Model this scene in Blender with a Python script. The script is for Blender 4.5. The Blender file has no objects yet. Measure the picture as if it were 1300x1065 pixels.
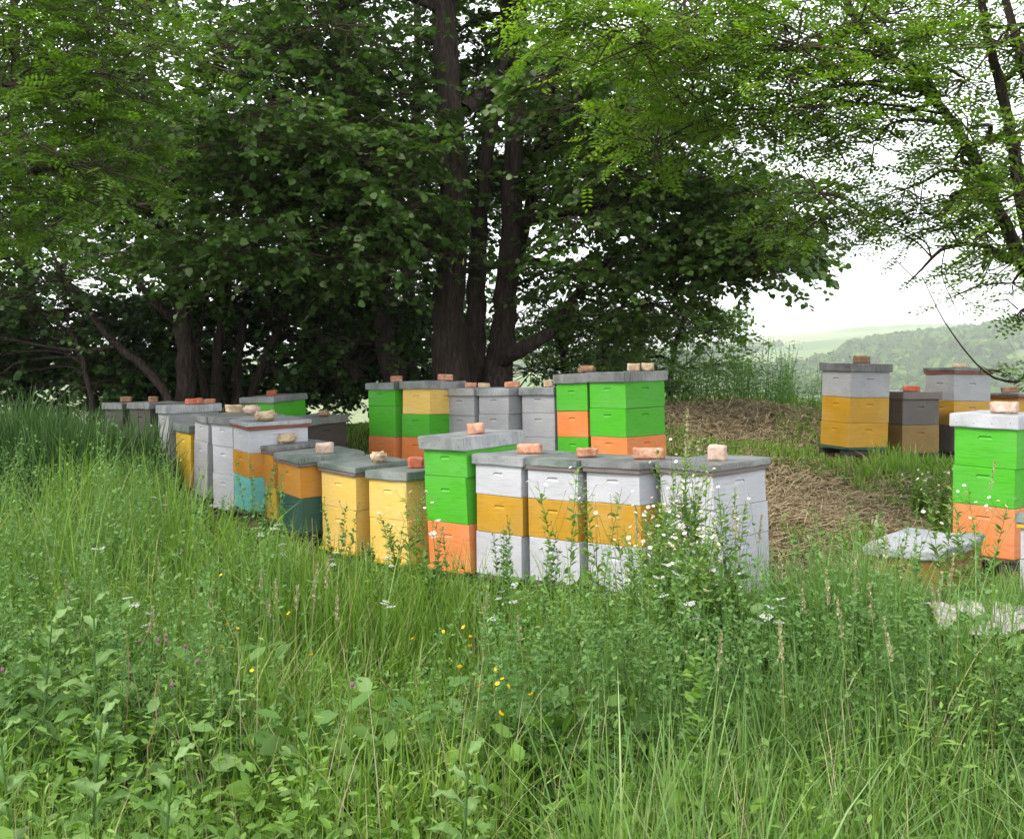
import bpy, bmesh, math, random
import numpy as np
from mathutils import Vector, Matrix, noise as mnoise

SC = bpy.context.scene
C = SC.collection
rng = np.random.default_rng(7)
random.seed(7)
F, PX, HY, EYE = 1350.0, 650.0, 455.0, 1.53      # focal length in photo pixels, principal column, horizon row, eye height

# ------------------------------------------------------------------ helpers
def tag(o, label=None, cat=None, group=None, kind=None):
    if label: o['label'] = label
    if cat: o['category'] = cat
    if group: o['group'] = group
    if kind: o['kind'] = kind
    return o

def empty(name, loc=(0, 0, 0), mat=None):
    o = bpy.data.objects.new(name, None); C.objects.link(o)
    o.empty_display_size = .1
    if mat is not None: o.matrix_world = mat
    else: o.location = loc
    return o

def link(name, me, mat=None, parent=None):
    if mat is not None and not me.materials: me.materials.append(mat)
    o = bpy.data.objects.new(name, me); C.objects.link(o)
    if parent is not None: o.parent = parent
    return o

def np_mesh(name, V, Q, rnd=None, smooth=False):
    """V (n,3) vertices, Q (m,k) faces all with k corners, rnd one number per face."""
    me = bpy.data.meshes.new(name)
    V = np.ascontiguousarray(V, dtype=np.float32); Q = np.ascontiguousarray(Q, dtype=np.int32)
    m, k = Q.shape
    me.vertices.add(len(V)); me.vertices.foreach_set('co', V.ravel())
    me.loops.add(m * k); me.loops.foreach_set('vertex_index', Q.ravel())
    me.polygons.add(m); me.polygons.foreach_set('loop_start', np.arange(0, m * k, k, dtype=np.int32))
    me.polygons.foreach_set('loop_total', np.full(m, k, dtype=np.int32))
    if smooth: me.polygons.foreach_set('use_smooth', np.ones(m, dtype=bool))
    me.update(calc_edges=True)
    if rnd is not None:
        a = me.attributes.new('rnd', 'FLOAT', 'FACE'); a.data.foreach_set('value', np.ascontiguousarray(rnd, dtype=np.float32))
    return me

class Acc:
    """collects quads from many templates into one mesh"""
    def __init__(s): s.V = []; s.Q = []; s.R = []; s.n = 0
    def add(s, V, Q, R=None):
        V = np.asarray(V, float).reshape(-1, 3); Q = np.asarray(Q, int)
        s.V.append(V); s.Q.append(Q + s.n); s.n += len(V)
        s.R.append(np.full(len(Q), .5) if R is None else np.asarray(R, float))
    def inst(s, TV, TQ, P, B, S, R):
        """template TV (k,3), TQ (f,4) at P (m,3) with bases B (m,3,3) (columns = axes), scale S (m,) or (m,3)"""
        m = len(P)
        if m == 0: return
        S = np.asarray(S, float)
        if S.ndim == 1: S = np.repeat(S[:, None], 3, 1)
        X = TV[None] * S[:, None, :]
        V = np.einsum('mij,mkj->mki', B, X) + P[:, None, :]
        Q = TQ[None] + (np.arange(m) * len(TV))[:, None, None]
        s.add(V.reshape(-1, 3), Q.reshape(-1, TQ.shape[1]), np.repeat(R, len(TQ)))
    def mesh(s, name, smooth=False):
        return np_mesh(name, np.concatenate(s.V), np.concatenate(s.Q), np.concatenate(s.R), smooth)

def norm(v): return v / np.maximum(np.linalg.norm(v, axis=-1, keepdims=True), 1e-9)

def bases(D, N):
    """columns x,y,z : y along D, z near N"""
    y = norm(D); x = norm(np.cross(y, N)); z = np.cross(x, y)
    return np.stack([x, y, z], axis=-1)

def tube(pts, rad, seg=8, wob=0.0, close=True):
    pts = np.asarray(pts, float); rad = np.asarray(rad, float); n = len(pts)
    T = np.gradient(pts, axis=0); T = norm(T)
    ref = np.array([0.03, 1, 0.02]) if abs(T[0, 1]) < .9 else np.array([1., 0, 0])
    V = []
    for i in range(n):
        a = norm(np.cross(T[i], ref)); b = np.cross(T[i], a)
        ang = np.linspace(0, 2 * np.pi, seg, endpoint=False)
        r = rad[i] * (1 + wob * (np.sin(3 * ang + i * .11) * .6 + np.sin(7 * ang + 1.3 + i * .07) * .4 + rng.normal(0, .25, seg)))
        V.append(pts[i] + np.cos(ang)[:, None] * a * r[:, None] + np.sin(ang)[:, None] * b * r[:, None])
    V = np.concatenate(V)
    Q = []
    for i in range(n - 1):
        for j in range(seg):
            k = (j + 1) % seg
            Q.append([i * seg + j, i * seg + k, (i + 1) * seg + k, (i + 1) * seg + j])
    return V, np.array(Q)

def smooth_path(pts, rad, sub=5):
    """Catmull-Rom resample"""
    P = np.asarray(pts, float); R = np.asarray(rad, float)
    P2 = np.vstack([2 * P[0] - P[1], P, 2 * P[-1] - P[-2]]); out = []; ro = []
    for i in range(1, len(P2) - 2):
        for t in np.linspace(0, 1, sub, endpoint=False):
            p0, p1, p2, p3 = P2[i - 1:i + 3]
            out.append(.5 * ((2 * p1) + (-p0 + p2) * t + (2 * p0 - 5 * p1 + 4 * p2 - p3) * t * t + (-p0 + 3 * p1 - 3 * p2 + p3) * t ** 3))
            ro.append(R[i - 1] * (1 - t) + R[i] * t)
    out.append(P[-1]); ro.append(R[-1])
    return np.array(out), np.array(ro)

def at(px, py, d):
    return np.array([(px - PX) * d / F, d, EYE - (py - HY) * d / F])

# ------------------------------------------------------------------ ground height
GP = np.array([(0, 2.5, -.12), (-3, 3, -.05), (3, 3, -.08), (0, 4.8, -.04), (-2.5, 6, .05), (-4.5, 8, .12), (0, 6.6, .0), (1.1, 5.9, .02), (-1.1, 7.6, -.02),
    (-1.6, 8, .06), (-2.3, 8.8, .12), (-3.3, 10.2, .14), (-4, 11, .24), (-6, 12, .35), (-.8, 10, .42), (.9, 8.7, .5), (0, 9.6, .44), (1.0, 7.4, .22),
    (3.2, 10, .52), (4.5, 10.7, .46), (3.1, 6.5, .14), (2.2, 5.5, .02), (4.5, 6, .12), (2.2, 8, .36), (2.9, 12.2, 1.05), (1.6, 12, 1.0), (3.9, 12.6, .78),
    (0, 13, .8), (-3, 14, .6), (6, 13, .2), (2.2, 10.6, .66), (-7, 15, .4), (8, 10, .2), (2.5, 14, .8)])
def sstep(a, b, x):
    t = np.clip((x - a) / (b - a), 0, 1); return t * t * (3 - 2 * t)
def wave(x, y, s, ph):
    return (np.sin(x / s + ph) * np.cos(y / s * .83 + ph * 2.1) + .6 * np.sin(x / s * .47 + y / s * .71 + ph * 3.3) + .35 * np.sin(x / s * 1.9 - y / s * 1.3 + ph))
def gz(x, y):
    x = np.asarray(x, float); y = np.asarray(y, float)
    sh = x.shape; xf = x.ravel(); yf = y.ravel()
    num = np.zeros_like(xf); den = np.zeros_like(xf) + 1e-12
    for (a, b, c) in GP:
        r2 = (xf - a) ** 2 + (yf - b) ** 2
        w = np.exp(-r2 / (2 * .62 ** 2)) + .002 / (1 + r2)
        num += w * c; den += w
    near = num / den + .012 * wave(xf, yf, .35, 1.0) + .006 * wave(xf, yf, .13, 4.0)
    r = np.hypot(xf, yf)
    drop = sstep(15, 60, yf) * 12 + sstep(50, 300, yf) * 34
    # hillsides across the valley
    ridge = sstep(420, 950, yf) * (43 + 38 * sstep(200, 640, xf) + 9 * np.exp(-((xf - 330) / 110) ** 2)) \
        + sstep(1000, 1700, yf) * (3 + 13 * np.exp(-((xf - 560) / 220) ** 2))
    rough = sstep(300, 600, yf) * (3.0 * wave(xf, yf, 75, .3) + 1.4 * wave(xf, yf, 30, 2.0))
    k = sstep(14, 30, r)
    h = near * (1 - k) + k * (.3 + .15 * wave(xf, yf, 6, 1.)) - drop + ridge + rough
    return h.reshape(sh)
def g1(x, y): return float(gz(np.array([x]), np.array([y]))[0])

# ------------------------------------------------------------------ materials
def new_mat(name):
    m = bpy.data.materials.new(name); m.use_nodes = True
    nt = m.node_tree; nt.nodes.clear()
    out = nt.nodes.new('ShaderNodeOutputMaterial')
    return m, nt, out
def nd(nt, t, **k):
    n = nt.nodes.new(t)
    for a, v in k.items(): setattr(n, a, v)
    return n
def ramp(nt, fac, stops):
    r = nd(nt, 'ShaderNodeValToRGB'); e = r.color_ramp.elements
    while len(e) < len(stops): e.new(.5)
    for i, (p, c) in enumerate(stops):
        e[i].position = p; e[i].color = (*c, 1) if len(c) == 3 else c
    nt.links.new(fac, r.inputs[0]); return r.outputs[0]
def noise_tex(nt, scale, detail=4, rough=.6, vec=None, dist=0.0):
    n = nd(nt, 'ShaderNodeTexNoise'); n.inputs['Scale'].default_value = scale; n.inputs['Detail'].default_value = detail
    n.inputs['Roughness'].default_value = rough; n.inputs['Distortion'].default_value = dist
    if vec is not None: nt.links.new(vec, n.inputs['Vector'])
    return n.outputs[0]
def mixc(nt, fac, a, b, mode='MIX'):
    m = nd(nt, 'ShaderNodeMix', data_type='RGBA', blend_type=mode)
    for i, v in ((0, fac), (6, a), (7, b)):
        if hasattr(v, 'links') or hasattr(v, 'is_linked'): nt.links.new(v, m.inputs[i])
        elif isinstance(v, (int, float)): m.inputs[i].default_value = v
        else: m.inputs[i].default_value = (*v, 1)
    return m.outputs[2]
def coords(nt, kind='Object', scale=(1, 1, 1), perobj=True):
    tc = nd(nt, 'ShaderNodeTexCoord'); mp = nd(nt, 'ShaderNodeMapping'); mp.inputs['Scale'].default_value = scale
    nt.links.new(tc.outputs[kind], mp.inputs['Vector'])
    if perobj:
        oi = nd(nt, 'ShaderNodeObjectInfo'); ml = nd(nt, 'ShaderNodeMath', operation='MULTIPLY'); ml.inputs[1].default_value = 37.
        cb = nd(nt, 'ShaderNodeCombineXYZ'); nt.links.new(oi.outputs['Random'], ml.inputs[0])
        for i in range(3): nt.links.new(ml.outputs[0], cb.inputs[i])
        nt.links.new(cb.outputs[0], mp.inputs['Location'])
    return mp.outputs[0]
def bsdf(nt, out, col, rough=.6, bump=None, bstr=.2, bdist=.01, metal=0.0, spec=.5):
    b = nd(nt, 'ShaderNodeBsdfPrincipled')
    if isinstance(col, tuple): b.inputs['Base Color'].default_value = (*col, 1)
    else: nt.links.new(col, b.inputs['Base Color'])
    if isinstance(rough, (int, float)): b.inputs['Roughness'].default_value = rough
    else: nt.links.new(rough, b.inputs['Roughness'])
    b.inputs['Metallic'].default_value = metal
    b.inputs['Specular IOR Level'].default_value = spec
    if bump is not None:
        bp = nd(nt, 'ShaderNodeBump'); bp.inputs['Strength'].default_value = bstr; bp.inputs['Distance'].default_value = bdist
        nt.links.new(bump, bp.inputs['Height']); nt.links.new(bp.outputs[0], b.inputs['Normal'])
    nt.links.new(b.outputs[0], out.inputs[0]); return b

def leaf_mat(name, stops, trans=.35, rough=.45, spec=.35, tint=(1.15, 1.2, .6)):
    m, nt, out = new_mat(name)
    at_ = nd(nt, 'ShaderNodeAttribute', attribute_name='rnd')
    col = ramp(nt, at_.outputs['Fac'], stops)
    b = bsdf(nt, out, col, rough, spec=spec)
    tr = nd(nt, 'ShaderNodeBsdfTranslucent')
    nt.links.new(mixc(nt, 1.0, col, tint, 'MULTIPLY'), tr.inputs[0])
    mx = nd(nt, 'ShaderNodeMixShader'); mx.inputs[0].default_value = trans
    nt.links.new(b.outputs[0], mx.inputs[1]); nt.links.new(tr.outputs[0], mx.inputs[2]); nt.links.new(mx.outputs[0], out.inputs[0])
    return m

def paint(name, col, worn=.35, under=(.32, .28, .24), dark=.75, grain=1.0):
    """painted pine boards: brush grain, faint stains, worn specks that show the wood"""
    m, nt, out = new_mat(name)
    v = coords(nt, scale=(3, 3, 26))
    v2 = coords(nt, scale=(1, 1, 1))
    g = noise_tex(nt, 3.0, 6, .65, v)
    big = noise_tex(nt, 4.0, 5, .6, v2)
    spk = noise_tex(nt, 38, 5, .7, v2)
    c = mixc(nt, ramp(nt, big, [(.36, (0, 0, 0)), (.68, (1, 1, 1))]), tuple(x * dark for x in col), col)
    ck = noise_tex(nt, 2.2, 5, .7, coords(nt, scale=(1, 1, 1.6)), .5); av = sum(col) / 3
    c = mixc(nt, ramp(nt, ck, [(.42, (0, 0, 0)), (.72, (.38, .38, .38))]), c, tuple(.6 * x + .4 * min(.6, av + .12) for x in col))
    c = mixc(nt, ramp(nt, g, [(.36, (.6, .6, .6)), (.5, (0, 0, 0))]), c, tuple(x * .72 for x in col))
    st = noise_tex(nt, 5.5, 6, .7, coords(nt, scale=(2.2, 2.2, .55)), .8)
    c = mixc(nt, ramp(nt, st, [(.56, (0, 0, 0)), (.72, (.42 * worn + .08,) * 3)]), c, tuple(.5 * x + .5 * y for x, y in zip(under, col)))
    ws = nd(nt, 'ShaderNodeMath', operation='MULTIPLY'); nt.links.new(ramp(nt, spk, [(.62, (0, 0, 0)), (.70, (1, 1, 1))]), ws.inputs[0]); ws.inputs[1].default_value = worn
    c = mixc(nt, ws.outputs[0], c, under)
    tco = nd(nt, 'ShaderNodeTexCoord'); sz = nd(nt, 'ShaderNodeSeparateXYZ'); nt.links.new(tco.outputs['Object'], sz.inputs[0])
    dn = noise_tex(nt, 30, 6, .75, coords(nt, scale=(1, 1, .35)))
    ad = nd(nt, 'ShaderNodeMath', operation='MULTIPLY_ADD'); nt.links.new(sz.outputs[2], ad.inputs[0]); ad.inputs[1].default_value = -2.6; nt.links.new(dn, ad.inputs[2])
    c = mixc(nt, ramp(nt, ad.outputs[0], [(.52, (0, 0, 0)), (.66, (.6, .6, .6))]), c, tuple(.6 * x + .25 * y for x, y in zip(under, col)))
    bsdf(nt, out, c, ramp(nt, big, [(.3, (.45, .45, .45)), (.7, (.72, .72, .72))]), g, .35 * grain, .005, spec=.35)
    return m

WHITE = paint('white_paint_weathered', (.44, .44, .475), .45, (.27, .26, .25), .86)
GREY = paint('grey_white_paint', (.32, .32, .335), .6, (.2, .19, .18), .8)
MUST = paint('mustard_paint', (.44, .235, .014), .55, (.25, .15, .05), .85)
ORAN = paint('orange_paint', (.68, .20, .05), .4, (.45, .2, .1), .92)
AMBR = paint('amber_paint', (.50, .21, .01), .45, (.3, .17, .06), .85)
LIME = paint('lime_green_paint', (.055, .36, .008), .3, (.1, .25, .05), .94)
YELL = paint('pale_yellow_paint', (.70, .455, .10), .4, (.55, .36, .1), .93)
DYEL = paint('deep_yellow_paint', (.56, .35, .02), .4, (.4, .26, .06), .9)
TEAL = paint('teal_paint', (.12, .42, .40), .5, (.2, .35, .32), .85)
DGRN = paint('dark_green_paint', (.018, .085, .055), .5, (.06, .1, .08), .8)
BRWN = paint('grey_brown_wood', (.115, .095, .088), .5, (.07, .06, .055), .7, 1.6)
OCHR = paint('brown_ochre_paint', (.22, .13, .03), .5, (.12, .08, .04), .75, 1.3)
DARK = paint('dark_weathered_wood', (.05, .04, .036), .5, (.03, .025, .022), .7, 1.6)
RIMW = paint('purplish_weathered_wood', (.16, .125, .12), .6, (.09, .075, .07), .7, 1.8)
RUST = paint('red_brown_paint', (.20, .05, .025), .4, (.12, .07, .05), .8)
def metal(name, c1, c2, c3, rough=.42, met=.55):
    m, nt, out = new_mat(name)
    v = coords(nt)
    a = noise_tex(nt, 3.2, 5, .6, v, .4); b_ = noise_tex(nt, 30, 5, .7, v)
    vs = coords(nt, scale=(1, 12, 1)); s = noise_tex(nt, 6, 4, .6, vs)
    c = ramp(nt, a, [(.34, c1), (.5, c2), (.66, c3)])
    c = mixc(nt, ramp(nt, b_, [(.54, (0, 0, 0)), (.72, (.45, .45, .45))]), c, tuple(x * .55 for x in c2))
    c = mixc(nt, ramp(nt, noise_tex(nt, 9, 6, .75, v, 1.2), [(.62, (0, 0, 0)), (.75, (.5, .5, .5))]), c, (.17, .14, .11))
    c = mixc(nt, ramp(nt, s, [(.45, (0, 0, 0)), (.7, (.4, .4, .4))]), c, tuple(min(1, x * 1.35) for x in c3))
    bsdf(nt, out, c, ramp(nt, b_, [(.3, (rough,) * 3), (.7, (rough + .25,) * 3)]), a, .22, .006, metal=met, spec=.5)
    return m
ZINC = metal('galvanised_sheet_grey', (.12, .13, .128), (.19, .198, .196), (.29, .29, .295))
ZGRN = metal('galvanised_sheet_greenish', (.10, .132, .115), (.165, .20, .18), (.27, .29, .275))
ZLIT = metal('galvanised_sheet_bright', (.19, .205, .205), (.29, .30, .31), (.41, .41, .43), .38, .6)
ZNEW = metal('galvanised_sheet_new', (.30, .31, .33), (.40, .41, .43), (.50, .50, .53), .36, .6)
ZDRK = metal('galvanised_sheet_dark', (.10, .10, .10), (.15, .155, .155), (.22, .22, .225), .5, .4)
m, nt, out = new_mat('rusty_nail'); bsdf(nt, out, (.05, .03, .02), .8); RUSTN = m
def brickm(name, c1, c2, c3):
    m, nt, out = new_mat(name); v = coords(nt)
    a = noise_tex(nt, 14, 6, .7, v); b_ = noise_tex(nt, 60, 5, .7, v)
    c = ramp(nt, a, [(.35, c1), (.52, c2), (.68, c3)])
    c = mixc(nt, ramp(nt, b_, [(.56, (0, 0, 0)), (.66, (.7, .7, .7))]), c, tuple(x * .5 for x in c1))
    bsdf(nt, out, c, .92, b_, .7, .006, spec=.15); return m
BR = {'red': brickm('brick_red', (.30, .075, .04), (.40, .12, .07), (.46, .2, .13)),
      'salmon': brickm('brick_salmon', (.30, .12, .075), (.45, .225, .145), (.52, .36, .27)),
      'beige': brickm('brick_beige', (.27, .19, .125), (.44, .33, .22), (.56, .45, .33)),
      'pink': brickm('brick_pink_pale', (.32, .22, .175), (.47, .35, .285), (.56, .47, .40)),
      'brown': brickm('brick_brown', (.16, .09, .06), (.24, .14, .09), (.30, .2, .14))}
m, nt, out = new_mat('bark'); v = coords(nt, scale=(9, 9, 1.4), perobj=False)
a = noise_tex(nt, 3.2, 7, .7, v, .7); vr = nd(nt, 'ShaderNodeTexVoronoi', feature='DISTANCE_TO_EDGE'); vr.inputs['Scale'].default_value = 2.6; nt.links.new(v, vr.inputs['Vector'])
hgt = nd(nt, 'ShaderNodeMath', operation='ADD'); nt.links.new(a, hgt.inputs[0]); nt.links.new(vr.outputs['Distance'], hgt.inputs[1])
bsdf(nt, out, ramp(nt, a, [(.32, (.026, .019, .016)), (.52, (.058, .043, .035)), (.7, (.105, .082, .067))]), .95, hgt.outputs[0], .9, .05, spec=.15)
BARK = m
m, nt, out = new_mat('twig_wood'); bsdf(nt, out, (.075, .055, .042), .9, spec=.15); TWIG = m
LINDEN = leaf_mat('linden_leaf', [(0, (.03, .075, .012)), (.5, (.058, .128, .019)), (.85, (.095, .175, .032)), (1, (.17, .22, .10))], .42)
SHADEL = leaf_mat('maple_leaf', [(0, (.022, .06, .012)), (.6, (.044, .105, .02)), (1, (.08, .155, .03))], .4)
LOCUST = leaf_mat('locust_leaf', [(0, (.075, .15, .016)), (.5, (.13, .24, .026)), (.9, (.20, .33, .035)), (1, (.28, .36, .06))], .5, tint=(1.2, 1.25, .5))
GRASSM = leaf_mat('grass_blades', [(0, (.055, .125, .016)), (.35, (.112, .215, .026)), (.7, (.175, .295, .04)), (.9, (.26, .36, .08)), (.955, (.30, .32, .13)), (1, (.42, .36, .19))], .42, .5)
GRASSD = leaf_mat('reed_grass_blades', [(0, (.06, .135, .028)), (.5, (.13, .24, .06)), (.9, (.22, .34, .10)), (1, (.36, .40, .2))], .4, .42)
HERB = leaf_mat('herb_leaves', [(0, (.055, .125, .018)), (.5, (.11, .22, .032)), (.9, (.18, .31, .05)), (1, (.27, .37, .11))], .4)
ALFA = leaf_mat('alfalfa_leaves', [(0, (.05, .12, .034)), (.5, (.10, .205, .052)), (.9, (.165, .29, .08)), (1, (.28, .38, .16))], .4)
GRASSS = leaf_mat('grass_shade_toned', [(0, (.025, .07, .018)), (.5, (.05, .115, .028)), (.9, (.08, .16, .04)), (1, (.16, .18, .08))], .3, .5)  # darkened grass green: tree shade at the far left is put into the colour
FLEA = leaf_mat('fleabane_leaves', [(0, (.09, .17, .03)), (.5, (.15, .26, .045)), (1, (.26, .38, .09))], .42)
BROAD = leaf_mat('broad_leaf', [(0, (.055, .13, .025)), (.6, (.095, .19, .042)), (1, (.18, .28, .10))], .3, .6, .25)
STRAWM = leaf_mat('straw', [(0, (.10, .075, .04)), (.4, (.23, .17, .095)), (1, (.46, .38, .24))], .1, .7, .2, (1, 1, 1))
HEADM = leaf_mat('grass_seed_head', [(0, (.22, .22, .10)), (.6, (.36, .34, .18)), (1, (.5, .44, .3))], .2, .8, .1, (1, 1, 1))
STEMM = leaf_mat('green_stem', [(0, (.06, .12, .03)), (1, (.12, .19, .06))], .1)
PETAL = leaf_mat('white_petal', [(0, (.62, .60, .60)), (1, (.8, .8, .78))], .3, .7, .1, (1, 1, 1))
YPET = leaf_mat('yellow_petal', [(0, (.75, .45, .01)), (1, (.85, .6, .02))], .25, .4, .4, (1, 1, 1))
PINK = leaf_mat('clover_pink', [(0, (.26, .11, .16)), (1, (.42, .22, .30))], .25, .7, .1, (1, 1, 1))
DRYS = leaf_mat('dry_stalk_brown', [(0, (.2, .11, .07)), (1, (.34, .22, .14))], .05, .8, .1, (1, 1, 1))

# ground: soil and old straw near, meadow, woods and fields across the valley
m, nt, out = new_mat('meadow_ground')
tc = nd(nt, 'ShaderNodeTexCoord'); geo = nd(nt, 'ShaderNodeNewGeometry'); pos = geo.outputs['Position']
n1 = noise_tex(nt, 1.1, 6, .65, pos); n2 = noise_tex(nt, 14, 6, .75, pos); n3 = noise_tex(nt, 55, 4, .7, pos)
near = ramp(nt, n2, [(.32, (.03, .03, .014)), (.5, (.075, .062, .03)), (.68, (.17, .125, .07))])
near = mixc(nt, ramp(nt, n1, [(.42, (0, 0, 0)), (.6, (1, 1, 1))]), near, (.045, .07, .02))
f1 = noise_tex(nt, .006, 3, .5, pos); f2 = noise_tex(nt, .045, 6, .75, pos)
vor = nd(nt, 'ShaderNodeTexVoronoi'); vor.inputs['Scale'].default_value = .0065; nt.links.new(pos, vor.inputs['Vector'])
fields = ramp(nt, vor.outputs['Color'], [(.2, (.08, .13, .035)), (.45, (.12, .16, .05)), (.6, (.18, .19, .08)), (.8, (.06, .11, .03))])
far = mixc(nt, ramp(nt, f2, [(.45, (0, 0, 0)), (.6, (.6, .6, .6))]), fields, (.05, .09, .03))
sx = nd(nt, 'ShaderNodeSeparateXYZ'); nt.links.new(pos, sx.inputs[0])
mr = nd(nt, 'ShaderNodeMapRange'); mr.inputs[1].default_value = 16; mr.inputs[2].default_value = 40; nt.links.new(sx.outputs[1], mr.inputs[0])
bsdf(nt, out, mixc(nt, mr.outputs[0], near, far), .95, n2, .6, .03, spec=.1)
GROUND = m

# ------------------------------------------------------------------ terrain, one sheet to the horizon
def axis(vals):
    return np.array(sorted(set(np.round(np.concatenate(vals), 4))))
xs = axis([np.arange(-9, 9.01, .12), np.arange(-60, 60, 3.), np.arange(-2200, 2201, 30.)])
ys = axis([np.arange(-3, 18, .12), np.arange(18, 80, 2.), np.arange(80, 2700, 22.), np.arange(-90, -2, 6.)])
GX, GY = np.meshgrid(xs, ys); GZ = gz(GX, GY)
nx, ny = len(xs), len(ys)
V = np.stack([GX.ravel(), GY.ravel(), GZ.ravel()], 1)
ii = np.arange(nx * ny).reshape(ny, nx)
Q = np.stack([ii[:-1, :-1].ravel(), ii[:-1, 1:].ravel(), ii[1:, 1:].ravel(), ii[1:, :-1].ravel()], 1)
me = np_mesh('ground', V, Q, smooth=True); tag(link('ground', me, GROUND), kind='structure')

# ------------------------------------------------------------------ hives
def box_mesh(name, w, d, h, bev=.004, pockets=True, warp=0.0, hz=.70):
    """hive body box, base at z=0; a routed hand grip in every side"""
    bm = bmesh.new()
    hw, hd = w / 2, d / 2
    def V(x, y, z): return bm.verts.new((x, y, z))
    c = [V(-hw, -hd, 0), V(hw, -hd, 0), V(hw, hd, 0), V(-hw, hd, 0), V(-hw, -hd, h), V(hw, -hd, h), V(hw, hd, h), V(-hw, hd, h)]
    bm.faces.new(c[3::-1]); bm.faces.new(c[4:8])
    for a, b in ((0, 1), (1, 2), (2, 3), (3, 0)):
        A, B, Cc, D = c[a], c[b], c[b + 4], c[a + 4]
        if not pockets or h < .11:
            bm.faces.new((A, B, Cc, D)); continue
        u = (B.co - A.co); L = u.length; u.normalize(); n = Vector((u.y, -u.x, 0))
        mid = (A.co + B.co) / 2
        pw, ph, dp = .047, .011, .014
        z0 = h * hz
        p = [mid - u * pw + Vector((0, 0, z0 - ph)), mid + u * pw + Vector((0, 0, z0 - ph)), mid + u * (pw * .86) + Vector((0, 0, z0 + ph)), mid - u * (pw * .86) + Vector((0, 0, z0 + ph))]
        mlow = mid + Vector((0, 0, z0 - ph * 1.5))
        P = [bm.verts.new(q) for q in p]
        i2 = bm.verts.new(p[2] - n * dp - u * .012); i3 = bm.verts.new(p[3] - n * dp + u * .012)
        bm.faces.new((A, B, P[1], P[0])); bm.faces.new((B, Cc, P[2], P[1])); bm.faces.new((Cc, D, P[3], P[2])); bm.faces.new((D, A, P[0], P[3]))
        bm.faces.new((P[0], P[1], i2, i3)); bm.faces.new((P[3], i3, i2, P[2])); bm.faces.new((P[1], P[2], i2)); bm.faces.new((P[0], i3, P[3]))
    bm.normal_update()
    if bev:
        keep = [e for e in bm.edges if all(v in c for v in e.verts)]
        bmesh.ops.bevel(bm, geom=keep, offset=bev, segments=2, profile=.5, affect='EDGES')
    me = bpy.data.meshes.new(name); bm.to_mesh(me); bm.free(); return me

def slab_mesh(name, w, d, h, bev=.006, cuts=6, jit=.0015, zbase=0.0):
    """box with gently uneven faces, base at zbase"""
    bm = bmesh.new(); bmesh.ops.create_cube(bm, size=1)
    bmesh.ops.scale(bm, vec=(w, d, h), verts=bm.verts); bmesh.ops.translate(bm, vec=(0, 0, zbase + h / 2), verts=bm.verts)
    if bev: bmesh.ops.bevel(bm, geom=list(bm.edges), offset=bev, segments=2, affect='EDGES')
    if cuts:
        bmesh.ops.subdivide_edges(bm, edges=[e for e in bm.edges if e.calc_length() > .06], cuts=cuts, use_grid_fill=True)
        off = Vector((random.random() * 50, random.random() * 50, 0))
        for v in bm.verts:
            q = v.co * 7 + off
            v.co += Vector((mnoise.noise(q), mnoise.noise(q + Vector((9, 0, 0))), mnoise.noise(q + Vector((0, 9, 0))))) * jit * 2
    me = bpy.data.meshes.new(name); bm.to_mesh(me); bm.free()
    for p in me.polygons: p.use_smooth = False
    return me

def rock_mesh(name, dx, dy, dz, rough=.006, bev=.008):
    bm = bmesh.new(); bmesh.ops.create_cube(bm, size=1)
    bmesh.ops.scale(bm, vec=(dx, dy, dz), verts=bm.verts)
    bmesh.ops.bevel(bm, geom=list(bm.edges), offset=bev, segments=2, affect='EDGES')
    bmesh.ops.subdivide_edges(bm, edges=[e for e in bm.edges if e.calc_length() > .02], cuts=5, use_grid_fill=True)
    off = Vector((random.random() * 50, random.random() * 50, random.random() * 50))
    for v in bm.verts:
        q = v.co * 28 + off
        n_ = Vector((mnoise.noise(q), mnoise.noise(q + Vector((9, 0, 0))), mnoise.noise(q + Vector((0, 9, 0)))))
        q2 = v.co * 9 + off
        n2_ = Vector((mnoise.noise(q2), mnoise.noise(q2 + Vector((5, 0, 0))), mnoise.noise(q2 + Vector((0, 5, 0)))))
        v.co += n_ * rough + n2_ * rough * 1.6
    zmin = min(v.co.z for v in bm.verts)
    for v in bm.verts: v.co.z = max(v.co.z - zmin, .002) - .002
    me = bpy.data.meshes.new(name); bm.to_mesh(me); bm.free()
    for p in me.polygons: p.use_smooth = True
    return me

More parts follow.
